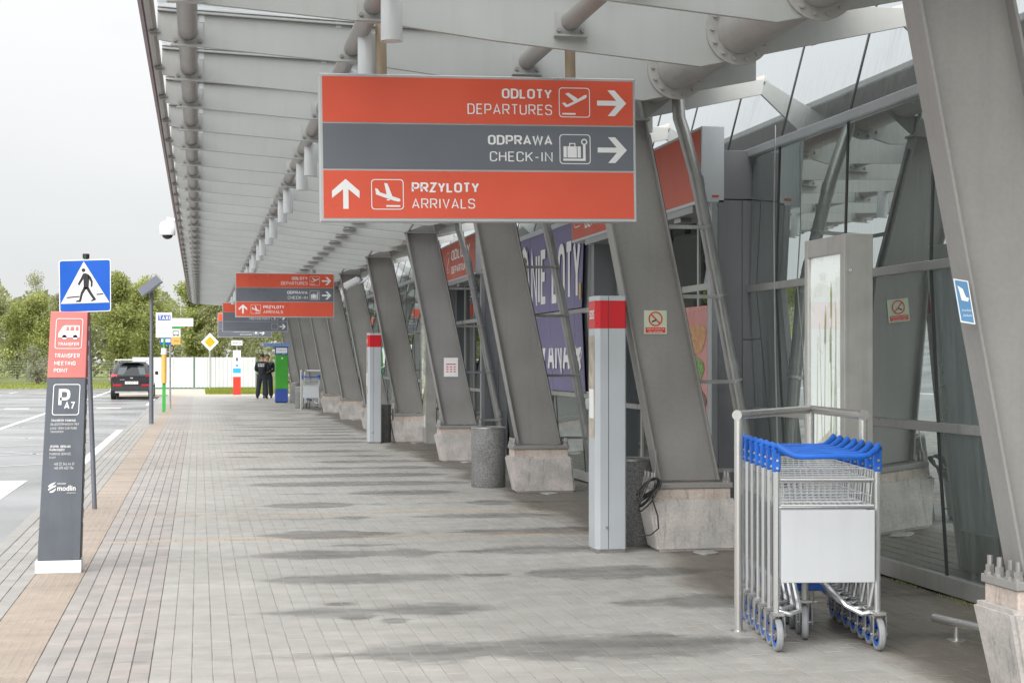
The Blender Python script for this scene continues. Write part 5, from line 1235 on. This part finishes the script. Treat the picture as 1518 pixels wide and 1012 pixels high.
# priority road diamond
t = thing('priority_sign', 'yellow and white diamond priority road sign on a thin pole by the hoarding', 'road sign', (.56, 86.6, 0))
MB().tube([(0, .03, 0), (0, .03, 2.6)], .035, 8).build('pole', galv, t, smooth=True)
MB().prism([(0, 2.02), (.46, 2.5), (0, 2.98), (-.46, 2.5)], (0, 0, 0), *FACE_Y, .01).build('white_board', letter, t); MB().prism([(0, 2.2), (.29, 2.5), (0, 2.8), (-.29, 2.5)], (0, -.003, 0), *FACE_Y, .002).build('yellow_field', signyellow, t)

# red white blue info pillar
t = thing('info_pillar', 'narrow white pillar with cyan band and red foot on the grass', 'pillar', (1.66, 73.2, 0))
MB().box(-.17, .17, 0, .2, .0, .80).build('red_foot', infored, t, bevel=.008); MB().box(-.17, .17, 0, .2, .802, .96).build('white_band', letter, t); MB().box(-.17, .17, 0, .2, .962, 1.17).build('cyan_band', cyan_p, t); MB().box(-.17, .17, 0, .2, 1.172, 1.98).build('white_head', letter, t, bevel=.008)
MB().tube([(.0, .1, 1.98), (0, .1, 2.2)], .02, 8).build('stem', galv, t); MB().box(-.24, .24, .08, .1, 2.2, 2.42).build('top_board', letter, t); text('INFO', (0, .078, 0), FACE_Y, -.17, 2.25, .34, .11, pole_grey, t, bold=.01)
MB().box(-.05, .05, -.004, -.001, 1.5, 1.65).build('dark_square', pole_grey, t); MB().box(-.06, .06, -.004, -.001, 1.24, 1.36).build('cyan_mark', cyan_p, t)

# ticket machine
t = thing('ticket_machine', 'tall green and blue ticket machine with a pale blue roof plate', 'ticket machine', (2.68, 58.6, 0))
MB().box(0, .455, 0, .4, 0.03, .50).build('blue_foot', blue_p, t, bevel=.01); MB().box(.03, .42, .03, .37, 0, .03).build('plinth', black_m, t)
MB().box(0.004, .455, .004, .4, .502, 1.72).build('green_body', green_p, t, bevel=.01); MB().box(0, .455, 0, .4, 1.722, 2.01).build('blue_head', blue_p, t, bevel=.006)
MB().box(.03, .425, -.006, -.001, 1.79, 1.98).build('white_panel', letter, t); text('PARKING', (0, -.007, 0), FACE_Y, .06, 1.84, .33, .07, blue_lt, t); text('BILETY  TICKETS', (0, -.004, 0), FACE_Y, .03, 1.74, .38, .03, letter, t)
MB().box(-.42, .52, -.05, .45, 2.012, 2.14).build('roof_plate', blue_lt, t, bevel=.01)
m = MB(); m.prism(circ(.25, 1.60, .03, 10), (0, .002, 0), *FACE_Y, .001); m.build('round_mark', letter, t)

# cameras under the canopy
t = thing('dome_camera', 'white dome security camera on a bracket at the canopy edge', 'security camera', (-.60, 32, 3.85))
MB().lathe([(.145, .08), (.15, .1), (.15, .26), (.13, .32), (.05, .36), (0, .36)], n=20).build('housing', white_paint, t, smooth=True)
MB().lathe([(.0, -.0), (.05, .01), (.09, .04), (.105, .08), (.145, .08)], n=20).build('dark_dome', cam_glass, t, smooth=True)
MB().tube([(.0, 0, .34), (.0, 0, .40), (.2, 0, .36), (.3, .1, .25)], .03, 8).build('bracket', white_paint, t, smooth=True)
MB().box(.22, .27, -.1, .12, .05, .42).build('mount_plate', white_paint, t)
t = thing('bullet_camera', 'white bullet security camera mounted on a distant column head', 'security camera', (2.83, 30.3, 2.9))
Tm = Matrix.Rotation(R(-28), 4, 'Y')
MB().box(-.17, .17, -.1, .08, 0, .13, T=Tm).build('housing', white_paint, t, bevel=.03, segs=2, smooth=True); MB().box(-.175, -.171, -.07, .05, .02, .11, T=Tm).build('lens', cam_glass, t)
MB().tube([(.1, .0, .05), (.22, .05, .1), (.3, .1, .2)], .02, 8).build('arm', white_paint, t)

# ------------------------------------------------------------------ car
t = thing('parked_car', 'dark grey estate car with silver roof rails seen from behind on the road', 'car', (-2.76, 69.2, -.1)); t.scale = (.95, .95, .97)
ST = [(0, .60, .86, .97, .80, 1.00), (.06, .80, .90, 1.0, .80, 1.07), (.42, .83, .92, 1.06, .64, 1.55), (1.2, .84, .92, 1.05, .66, 1.62), (2.2, .84, .92, 1.02, .64, 1.60), (3.1, .84, .92, 1.0, .78, 1.12), (3.9, .82, .90, .93, .75, 1.0), (4.35, .70, .80, .80, .6, .84)]
b_ = MB()
for (y, hb_, hm, zb_, rw, rz_) in ST:
    ring = [(hb_ * .93, .30), (hb_, .42), (hm, .70), (hm - .01, zb_ - .08), (hm - .05, zb_), (rw, rz_ - .07), (rw - .1, rz_)]
    ring = ring + [(0, rz_ + .02)] + [(-a, z) for a, z in reversed(ring)]
    for (a, z) in ring: b_.v.append((a, y, z))
K = 15
for i in range(len(ST) - 1):
    for j in range(K - 1): b_.face([i * K + j, i * K + j + 1, (i + 1) * K + j + 1, (i + 1) * K + j])
b_.face(list(range(K))); b_.face([(len(ST) - 1) * K + j for j in reversed(range(K))])
b_.build('body', carpaint, t, smooth=True)
MB().hexa([(-.62, .045, 1.06), (.62, .045, 1.06), (.62, .09, 1.06), (-.62, .09, 1.06), (-.52, .335, 1.45), (.52, .335, 1.45), (.52, .40, 1.45), (-.52, .40, 1.45)]).build('rear_window', carglass, t, bevel=.01)
MB().box(-.56, .56, .22, .42, 1.56, 1.60).build('spoiler', carpaint, t, bevel=.01)
for s in (-1, 1):
    MB().hexa([(s * .62, -.01, .95), (s * .90, .04, .95), (s * .90, .18, .97), (s * .62, .12, .95), (s * .60, .0, 1.08), (s * .86, .06, 1.10), (s * .86, .2, 1.1), (s * .6, .12, 1.08)]).build('tail_light', taillight, t, bevel=.01)
    MB().box(min(s * .42, s * .80), max(s * .42, s * .80), -.045, -.01, .58, .66).build('reflector', taillight, t)
    MB().tube([(s * .60, .5, 1.64), (s * .60, 2.3, 1.66)], .022, 6).build('roof_rail', silver, t)
    for y in (.75, 3.45):
        for_ = MB().tube([(s * .70, y, .34), (s * .91, y, .34)], .34, 24); w_ = for_.build('wheel', tyre_m, t, smooth=True)
        MB().tube([(s * .90, y, .34), (s * .925, y, .34)], .22, 16).build('rim', silver, w_, smooth=True)
    MB().box(min(s * .93, s * 1.08), max(s * .93, s * 1.08), 2.75, 2.9, 1.04, 1.2).build('mirror', carplastic, t, bevel=.02)
    MB().hexa([(s * .90, .6, 1.06), (s * .905, .6, 1.06), (s * .905, 2.8, 1.04), (s * .90, 2.8, 1.04), (s * .70, .75, 1.5), (s * .72, .75, 1.5), (s * .72, 2.4, 1.5), (s * .70, 2.4, 1.5)]).build('side_window', carglass, t)
MB().box(-.86, .86, -.055, .12, .36, .60).build('bumper', carplastic, t, bevel=.03, segs=2); MB().box(-.7, .7, -.04, .1, .28, .36).build('bumper_lip', silver, t, bevel=.01)
MB().box(-.28, .28, -.02, .0, .66, .78).build('number_plate', plate_m, t); text('WI 8951S', (0, -.022, 0), FACE_Y, -.21, .685, .44, .07, black_m, t)
MB().box(-.06, .06, -.005, .03, .90, .95).build('badge', silver, t); MB().box(-.5, -.3, -.012, .0, .84, .86).build('lettering', silver, t)
MB().box(-.45, .45, -.035, .0, .79, .82).build('plate_trim', carpaint, t)
MB().tube([(-.75, 1.0, 1.70), (.75, 1.0, 1.70)], .025, 6).build('roof_bar', silver, t)
# ------------------------------------------------------------------ people
def skinmesh(name, verts, edges, radii, m_, parent, root=0, sub=1):
    me = bpy.data.meshes.new(name); me.from_pydata(verts, edges, [])
    o = bpy.data.objects.new(name, me); COL.objects.link(o)
    sk = o.modifiers.new('s', 'SKIN'); sk.use_smooth_shade = True
    lay = me.skin_vertices[0].data if me.skin_vertices else None
    if lay is None:
        bm = bmesh.new(); bm.from_mesh(me); bm.verts.layers.skin.verify(); bm.to_mesh(me); bm.free(); lay = me.skin_vertices[0].data
    for i, r_ in enumerate(radii): lay[i].radius = (r_, r_) if not isinstance(r_, tuple) else r_; lay[i].use_root = (i == root)
    ss = o.modifiers.new('u', 'SUBSURF'); ss.levels = sub; ss.render_levels = sub
    dg = bpy.context.evaluated_depsgraph_get(); nm = bpy.data.meshes.new_from_object(o.evaluated_get(dg)); bpy.data.objects.remove(o)
    nm.name = name; nm.materials.clear(); nm.materials.append(m_); nm.polygons.foreach_set('use_smooth', [True] * len(nm.polygons))
    return link(name, nm, parent)
def person(loc, rz, lab, hands, feet, hairstyle='short', text_back=None, sc=1.0):
    """local frame: faces -Y; pelvis at z .95"""
    t = thing('person', lab, 'person', loc, rz, 'two uniformed people'); t.scale = (sc, sc, sc)
    hl, hr = hands; fl_, fr_ = feet
    V_ = [(0, 0, .97), (0, .01, 1.12), (0, .015, 1.30), (0, .02, 1.44), (0, .01, 1.53), (0, -.01, 1.60), (0, -.02, 1.68), (0, -.01, 1.74)]
    E_ = [(i, i + 1) for i in range(7)]; Rr = [.06, .07, .09, .08, .05, .062, .08, .065]
    def add(p, parent_i, r_): V_.append(tuple(p)); E_.append((parent_i, len(V_) - 1)); Rr.append(r_); return len(V_) - 1
    for s, hnd in ((-1, hl), (1, hr)):
        a = add((s * .19, .02, 1.42), 3, .055); el = Vector(hnd[0]); wr = Vector(hnd[1])
        e = add(el, a, .042); w_ = add(wr, e, .028); dirn = (wr - el).normalized(); pm = wr + dirn * .06; p_ = add(pm, w_, .03)
        side = dirn.cross(Vector((0, 1, 0.3))).normalized()
        for k in range(4): q = add(pm + dirn * .045 + side * (k - 1.5) * .02, p_, .0095); add(pm + dirn * (.085 - .008 * abs(k - 1.3)) + side * (k - 1.5) * .021 + Vector((0, .008, -.012)), q, .008)
        q = add(pm + side * .04 - dirn * .005, p_, .010); add(pm + side * .05 + dirn * .03, q, .009)
    for s, ft in ((-1, fl_), (1, fr_)):
        h_ = add((s * .10, 0, .90), 0, .055); kn = add(((s * .10 + ft[0]) / 2, ft[1] / 2 - .02, .50), h_, .045); an = add((ft[0], ft[1], .09), kn, .04); add((ft[0], ft[1] - .14, .05), an, .035)
    skinmesh('body', V_, E_, Rr, skin_m, t)
    # trousers, boots, jacket
    V2, E2, R2_ = [(0, 0, 1.10), (0, 0, .93)], [(0, 1)], [.15, .16]
    for s, ft in ((-1, fl_), (1, fr_)):
        n_ = len(V2); V2 += [(s * .105, 0, .84), ((s * .10 + ft[0]) / 2, ft[1] / 2 - .02, .50), (ft[0] * 1.0, ft[1], .07)]; E2 += [(1, n_), (n_, n_ + 1), (n_ + 1, n_ + 2)]; R2_ += [.125, .105, .095]
    skinmesh('trousers', V2, E2, R2_, cloth_navy, t)
    for s, ft in ((-1, fl_), (1, fr_)):
        skinmesh('boot', [(ft[0], ft[1] + .02, .16), (ft[0], ft[1] + .02, .055), (ft[0] + s * .02, ft[1] - .15, .045)], [(0, 1), (1, 2)], [.058, .055, .045], boot_m, t)
    V3 = [(0, 0, .85), (0, .01, 1.10), (0, .015, 1.28), (0, .02, 1.41), (0, .012, 1.50)]; E3 = [(0, 1), (1, 2), (2, 3), (3, 4)]; R3_ = [.185, .175, .19, .15, .075]
    for s, hnd in ((-1, hl), (1, hr)):
        n_ = len(V3); el = Vector(hnd[0]); wr = Vector(hnd[1]); V3 += [(s * .205, .02, 1.41), tuple(el), tuple(el.lerp(wr, .9))]; E3 += [(3, n_), (n_, n_ + 1), (n_ + 1, n_ + 2)]; R3_ += [.085, .075, .058]
    skinmesh('jacket', V3, E3, R3_, cloth_navy, t)
    # head details
    hd = MB()
    for i in range(7):
        pass
    ico = bmesh.new(); bmesh.ops.create_icosphere(ico, subdivisions=3, radius=1)
    for v in ico.verts:
        v.co = Vector((v.co.x * .090, v.co.y * .102 + .005, v.co.z * .105 + 1.705))
    bmesh.ops.delete(ico, geom=[v for v in ico.verts if (v.co.y < -.045 and v.co.z < 1.75) or v.co.z < 1.655], context='VERTS')
    me = bpy.data.meshes.new('hair'); ico.to_mesh(me); ico.free(); me.materials.append(hair_m); me.polygons.foreach_set('use_smooth', [True] * len(me.polygons)); link('hair', me, t)
    fc = MB(); fc.prism([(-.012, 1.645), (.012, 1.645), (.008, 1.69), (-.008, 1.69)], (0, -.122, 0), (1, 0, 0), (0, 0, 1), .04); fc.build('nose', skin_m, t, bevel=.004)
    for s in (-1, 1): 
        MB().lathe([(0, -.008), (.010, 0), (0, .008)], c=(s * .032, -.104, 1.685), n=8).build('eye', black_m, t)
        MB().box(s * .085 - .008, s * .085 + .008, -.02, .02, 1.65, 1.70).build('ear', skin_m, t, bevel=.006)
    MB().box(-.025, .025, -.108, -.1, 1.618, 1.626).build('mouth', M('lips', (.3, .1, .08), .5), t)
    if text_back:
        for k, s_ in enumerate(text_back): text(s_, (0, .20, 0), (Vector((-1, 0, 0)), Vector((0, 0, 1))), -.13, 1.345 - .07 * k, .26, .05, letter, t, bold=.01)
    return t
person((2.47, 65.2, 0), R(165), 'uniformed person seen from behind with white lettering across the jacket', (((-.27, .02, 1.14), (-.12, -.19, 1.12)), ((.27, .02, 1.14), (.12, -.19, 1.10))), ((-.17, .02), (.19, .02)), text_back=['STRAŻ', 'OCHRONY'])
person((2.72, 66.0, 0), R(-12), 'uniformed person facing the camera, half hidden behind the colleague', (((-.27, .03, 1.14), (-.08, -.19, 1.15)), ((.27, .03, 1.14), (.08, -.20, 1.10))), ((-.13, 0), (.15, -.05)), sc=.985)

# ------------------------------------------------------------------ hoarding, wire fence
t = thing('hoarding', 'white corrugated sheet hoarding behind the end of the pavement', 'fence', (0, 88.2, 0))
def corr(x0, x1):
    m = MB(); n_ = int((x1 - x0) / .055); base = len(m.v)
    for i in range(n_ + 1):
        x = x0 + (x1 - x0) * i / n_; yy = .028 if i % 4 in (0, 1) else 0
        m.v += [(x, yy, .10), (x, yy, 1.70)]
    for i in range(n_): a = 2 * i; m.face([a, a + 2, a + 3, a + 1])
    return m.build('sheet', hoard, t)
for a, n_ in ((-3.44, 3), (-.2, 3)):
    for k in range(n_): corr(a + k * 1.06, a + (k + 1) * 1.06 - .015)
for x in (-3.46, -.31, -.22, 3.0): MB().box(x - .03, x + .03, .03, .09, -.02, 1.72).build('post', galv, t)
MB().box(-3.44, 2.97, .035, .06, .02, .10).build('base_rail', net_green, t); MB().box(-.30, -.22, .0, .02, .1, 1.70).build('green_strip', net_green, t)
MB().box(-3.44, 2.97, .03, .06, 1.6, 1.66).build('top_rail', galv, t)

t = thing('wire_fence', 'grey wire mesh fence running in front of the trees', 'fence', (0, 124, -.15))
for k in range(22): MB().box(-62 + k * 3.1 - .035, -62 + k * 3.1 + .035, 0, .07, 0, 1.75).build('post', wire_m, t)
m = MB()
for z in (.1, .3, .5, .7, .9, 1.1, 1.3, 1.5, 1.65): m.box(-62, 5, -.01, 0, z - .009, z + .009)
x = -62
while x < 5: m.box(x - .004, x + .004, -.012, -.002, .08, 1.66); x += .12
m.build('mesh', wire_m, t)
tag(MB().box(-15.4, -14.8, 123.85, 123.9, 1.0, 1.3).build('small_sign', letter), 'small white sign fixed on the wire fence at the far left', 'sign')
# barrier out in the road, mirrored in the glass front
t = thing('barrier', 'yellow tubular barrier standing out on the road', 'barrier', (-4.2, 5.2, -.1), R(80))
m = MB(); m.tube([(-1, 0, .1), (-1, 0, 1.1), (1, 0, 1.1), (1, 0, .1)], .02, 8); m.tube([(-1, 0, .2), (1, 0, .2)], .015, 6); m.build('frame', tyellow, t, smooth=True)
for k in range(12): MB().tube([(-.85 + .155 * k, 0, .2), (-.85 + .155 * k, 0, 1.1)], .009, 6).build('bar', tyellow, t)
for s in (-1, 1): MB().box(s * .8 - .02, s * .8 + .02, -.3, .3, 0, .04).build('foot', tyellow, t)

# ------------------------------------------------------------------ trees
def tree_meshes(seed, H_, W_, nl, sparse=0, low=.15, size=.17):
    rr = random.Random(seed); tk = MB()
    bend = rr.uniform(-.3, .3)
    tk.tube([(0, 0, -.2), (bend * .3, 0, H_ * .35), (bend, .1, H_ * .7), (bend * 1.2, .1, H_ * .96)], [.13, .10, .06, .015], 7)
    cl = []
    for k in range(rr.randint(16, 22)):
        z = H_ * (low + (1 - low) * (k + rr.random()) / 20); z = min(z, H_ * .97)
        rad = W_ * math.sin(math.pi * min(1, max(.12, (z / H_ - low * .8) / (1.08 - low * .8)))) ** .7 * rr.uniform(.35, 1)
        a = rr.uniform(0, 6.28); p = Vector((rad * math.cos(a) + bend * z / H_, rad * math.sin(a), z))
        tk.tube([(bend * z / H_ * .8, 0, z - rad * .5), tuple(p)], [.035, .010], 4); cl.append((p, rr.uniform(.5, 1.0) * W_ * .5))
        q = Vector((p.x * .45, p.y * .45, p.z + rr.uniform(-.3, .5))); cl.append((q, rr.uniform(.5, .9) * W_ * .5))
    cl.append((Vector((bend * 1.2, 0, H_ * .97)), W_ * .28)); cl.append((Vector((bend * 1.1, 0, H_ * .88)), W_ * .35))
    V_, F_ = [], []
    for i in range(nl):
        c_, r_ = rr.choice(cl); d = Vector((rr.gauss(0, 1), rr.gauss(0, 1), rr.gauss(0, 1))); d.normalize()
        p = c_ + d * r_ * (rr.random() ** .45) * Vector((1, 1, .85)).length / 1.65
        if p.z < .15: continue
        u = Vector((rr.gauss(0, 1), rr.gauss(0, 1), rr.gauss(0, .7))).normalized(); v_ = u.orthogonal().normalized(); v_ = (Matrix.Rotation(rr.uniform(0, 6.28), 3, u) @ v_); s_ = size * rr.uniform(.5, 1.2)
        n_ = len(V_); V_ += [tuple(p - v_ * s_ * .5), tuple(p + u * s_ * .35), tuple(p + v_ * s_ * .5), tuple(p - u * s_ * .35)]; F_.append((n_, n_ + 1, n_ + 2, n_ + 3))
    me = bpy.data.meshes.new('crown'); me.from_pydata(V_, [], F_)
    return tk.mesh('trunk', smooth=True), me
kinds = []
for (sd, H_, W_, nl, lf, tkm, sz) in ((1, 8.6, 2.3, 13000, leaf_a, bark_m, .24), (2, 9.6, 1.9, 9000, leaf_b, birch_m, .20), (3, 8.2, 2.6, 14000, leaf_a, bark_m, .25), (4, 10.2, 1.7, 7000, leaf_b, birch_m, .18), (5, 9.0, 2.2, 12000, leaf_b, bark_m, .22), (6, 9.8, 1.8, 2600, leaf_b, birch_m, .15)):
    tm, cm = tree_meshes(sd, H_, W_, nl, size=sz, low=.12 if sd in (1, 3) else .28); tm.materials.append(tkm); cm.materials.append(lf); kinds.append((tm, cm))
KL = ['broad fresh green tree in the row behind the wire fence', 'slender pale barked birch in the row behind the wire fence', 'low bushy light green tree behind the wire fence', 'tall thin birch rising above the row behind the fence', 'dull green tree in the row behind the wire fence', 'almost bare birch with white limbs behind the fence']
rt = random.Random(11)
def put_tree(k, x, y, s, rz):
    t = thing('tree', KL[k], 'tree', (x, y, -.15), rz, 'trees behind the wire fence: ' + KL[k].split(' in ')[0].split(' behind')[0]); t.scale = (s, s, s * rt.uniform(.92, 1.06))
    link('trunk', kinds[k][0], t); link('crown', kinds[k][1], t)
x = -60
while x < 34:
    put_tree(rt.choice([0, 1, 2, 4, 0, 2]), x + rt.uniform(-.7, .7), rt.uniform(128, 138), rt.uniform(.72, .98), rt.uniform(0, 6.28)); x += rt.uniform(2.4, 3.6)
x = -70
while x < 40:
    put_tree(rt.choice([1, 3, 4, 0, 5, 3]), x + rt.uniform(-.7, .7), rt.uniform(143, 160), rt.uniform(.78, .97), rt.uniform(0, 6.28)); x += rt.uniform(1.7, 2.6)
def shrub(seed, loc, s, lf, lab, nl=1800):
    tm, cm = tree_meshes(seed, 2.6, 1.5, nl, low=.02, size=.13); tm.materials.append(bark_m); cm.materials.append(lf)
    t = thing('shrub', lab, 'shrub', loc); t.scale = (s, s, s); link('stem', tm, t); link('foliage', cm, t)
shrub(31, (-11.5, 122, -.15), 1.0, leaf_c, 'pale grey flowering shrub before the wire fence left of the car', 2400)
shrub(32, (6.0, 100, -.15), 1.35, leaf_c, 'white blossoming shrub behind the two uniformed people', 3000)
shrub(33, (8.6, 104, -.15), 1.3, leaf_a, 'fresh green shrub at the end of the columns', 3000)
shrub(34, (3.9, 108, -.15), 1.2, leaf_b, 'dull green shrub behind the right end of the hoarding', 2600)
for k, (sx, lab) in enumerate(((-19, 'light green shrub at the fence, far left of the picture'), (-15.4, 'yellowish shrub by the fence behind the slate totem'))): shrub(40 + k, (sx, 126, -.15), 1.35, leaf_a, lab)
# the wood behind the tree rows
rr = random.Random(9); V_, F_ = [], []
for i in range(60000):
    x = rr.uniform(-95, 60); y = rr.uniform(168, 176); zmax = 8.6 + 1.3 * math.sin(x * .35) * math.sin(x * .13 + 1) + 1.0 * math.sin(x * 1.1)
    z = rr.random() ** .8 * zmax
    p = Vector((x, y, z)); u = Vector((rr.gauss(0, 1), rr.gauss(0, 1), rr.gauss(0, 1))).normalized(); v_ = u.orthogonal().normalized(); s_ = rr.uniform(.25, .7)
    n_ = len(V_); V_ += [tuple(p - v_ * s_ * .5), tuple(p + u * s_ * .4), tuple(p + v_ * s_ * .5), tuple(p - u * s_ * .4)]; F_.append((n_, n_ + 1, n_ + 2, n_ + 3))
me = bpy.data.meshes.new('woodland'); me.from_pydata(V_, [], F_); me.materials.append(leaf_d); tag(link('woodland', me, None, (0, 0, 0), kind='stuff'), 'dense wood as one green mass far behind the tree row', 'woodland')
# grass blades on verge and field edge
V_, F_ = [], []
for i in range(26000):
    if i < 9000: x, y, z0 = rr.uniform(.3, 9), rr.uniform(74.6, 88), .004
    else: x, y, z0 = rr.uniform(-45, 12), rr.uniform(90.5, 124), -.16
    h_ = rr.uniform(.04, .13); a = rr.uniform(0, 3.14); dx, dy = math.cos(a) * .03, math.sin(a) * .03; lx, ly = rr.gauss(0, .03), rr.gauss(0, .03)
    n_ = len(V_); V_ += [(x - dx, y - dy, z0), (x + dx, y + dy, z0), (x + lx, y + ly, z0 + h_)]; F_.append((n_, n_ + 1, n_ + 2))
me = bpy.data.meshes.new('grass'); me.from_pydata(V_, [], F_); me.materials.append(grassblade); tag(link('grass', me, None, (0, 0, 0), kind='stuff'), 'short green grass on the verge and along the far kerb', 'grass')
# moss and weeds along the foot of the glass front
V_, F_ = [], []
for i in range(900):
    x, y = 4.665 + rr.gauss(0, .02), rr.choice([8.9, 9.4, 10.2, 11.5, 12.4, 13, 7.8]) + rr.gauss(0, .12); h_ = rr.uniform(.005, .02); a = rr.uniform(0, 3.14); dx, dy = math.cos(a) * .006, math.sin(a) * .006
    n_ = len(V_); V_ += [(x - dx, y - dy, .0), (x + dx, y + dy, .0), (x, y, h_)]; F_.append((n_, n_ + 1, n_ + 2))
me = bpy.data.meshes.new('weeds'); me.from_pydata(V_, [], F_); me.materials.append(leaf_b); tag(link('weeds', me, None, (0, 0, 0), kind='stuff'), 'tiny weeds and moss along the foot of the glass front', 'weeds')
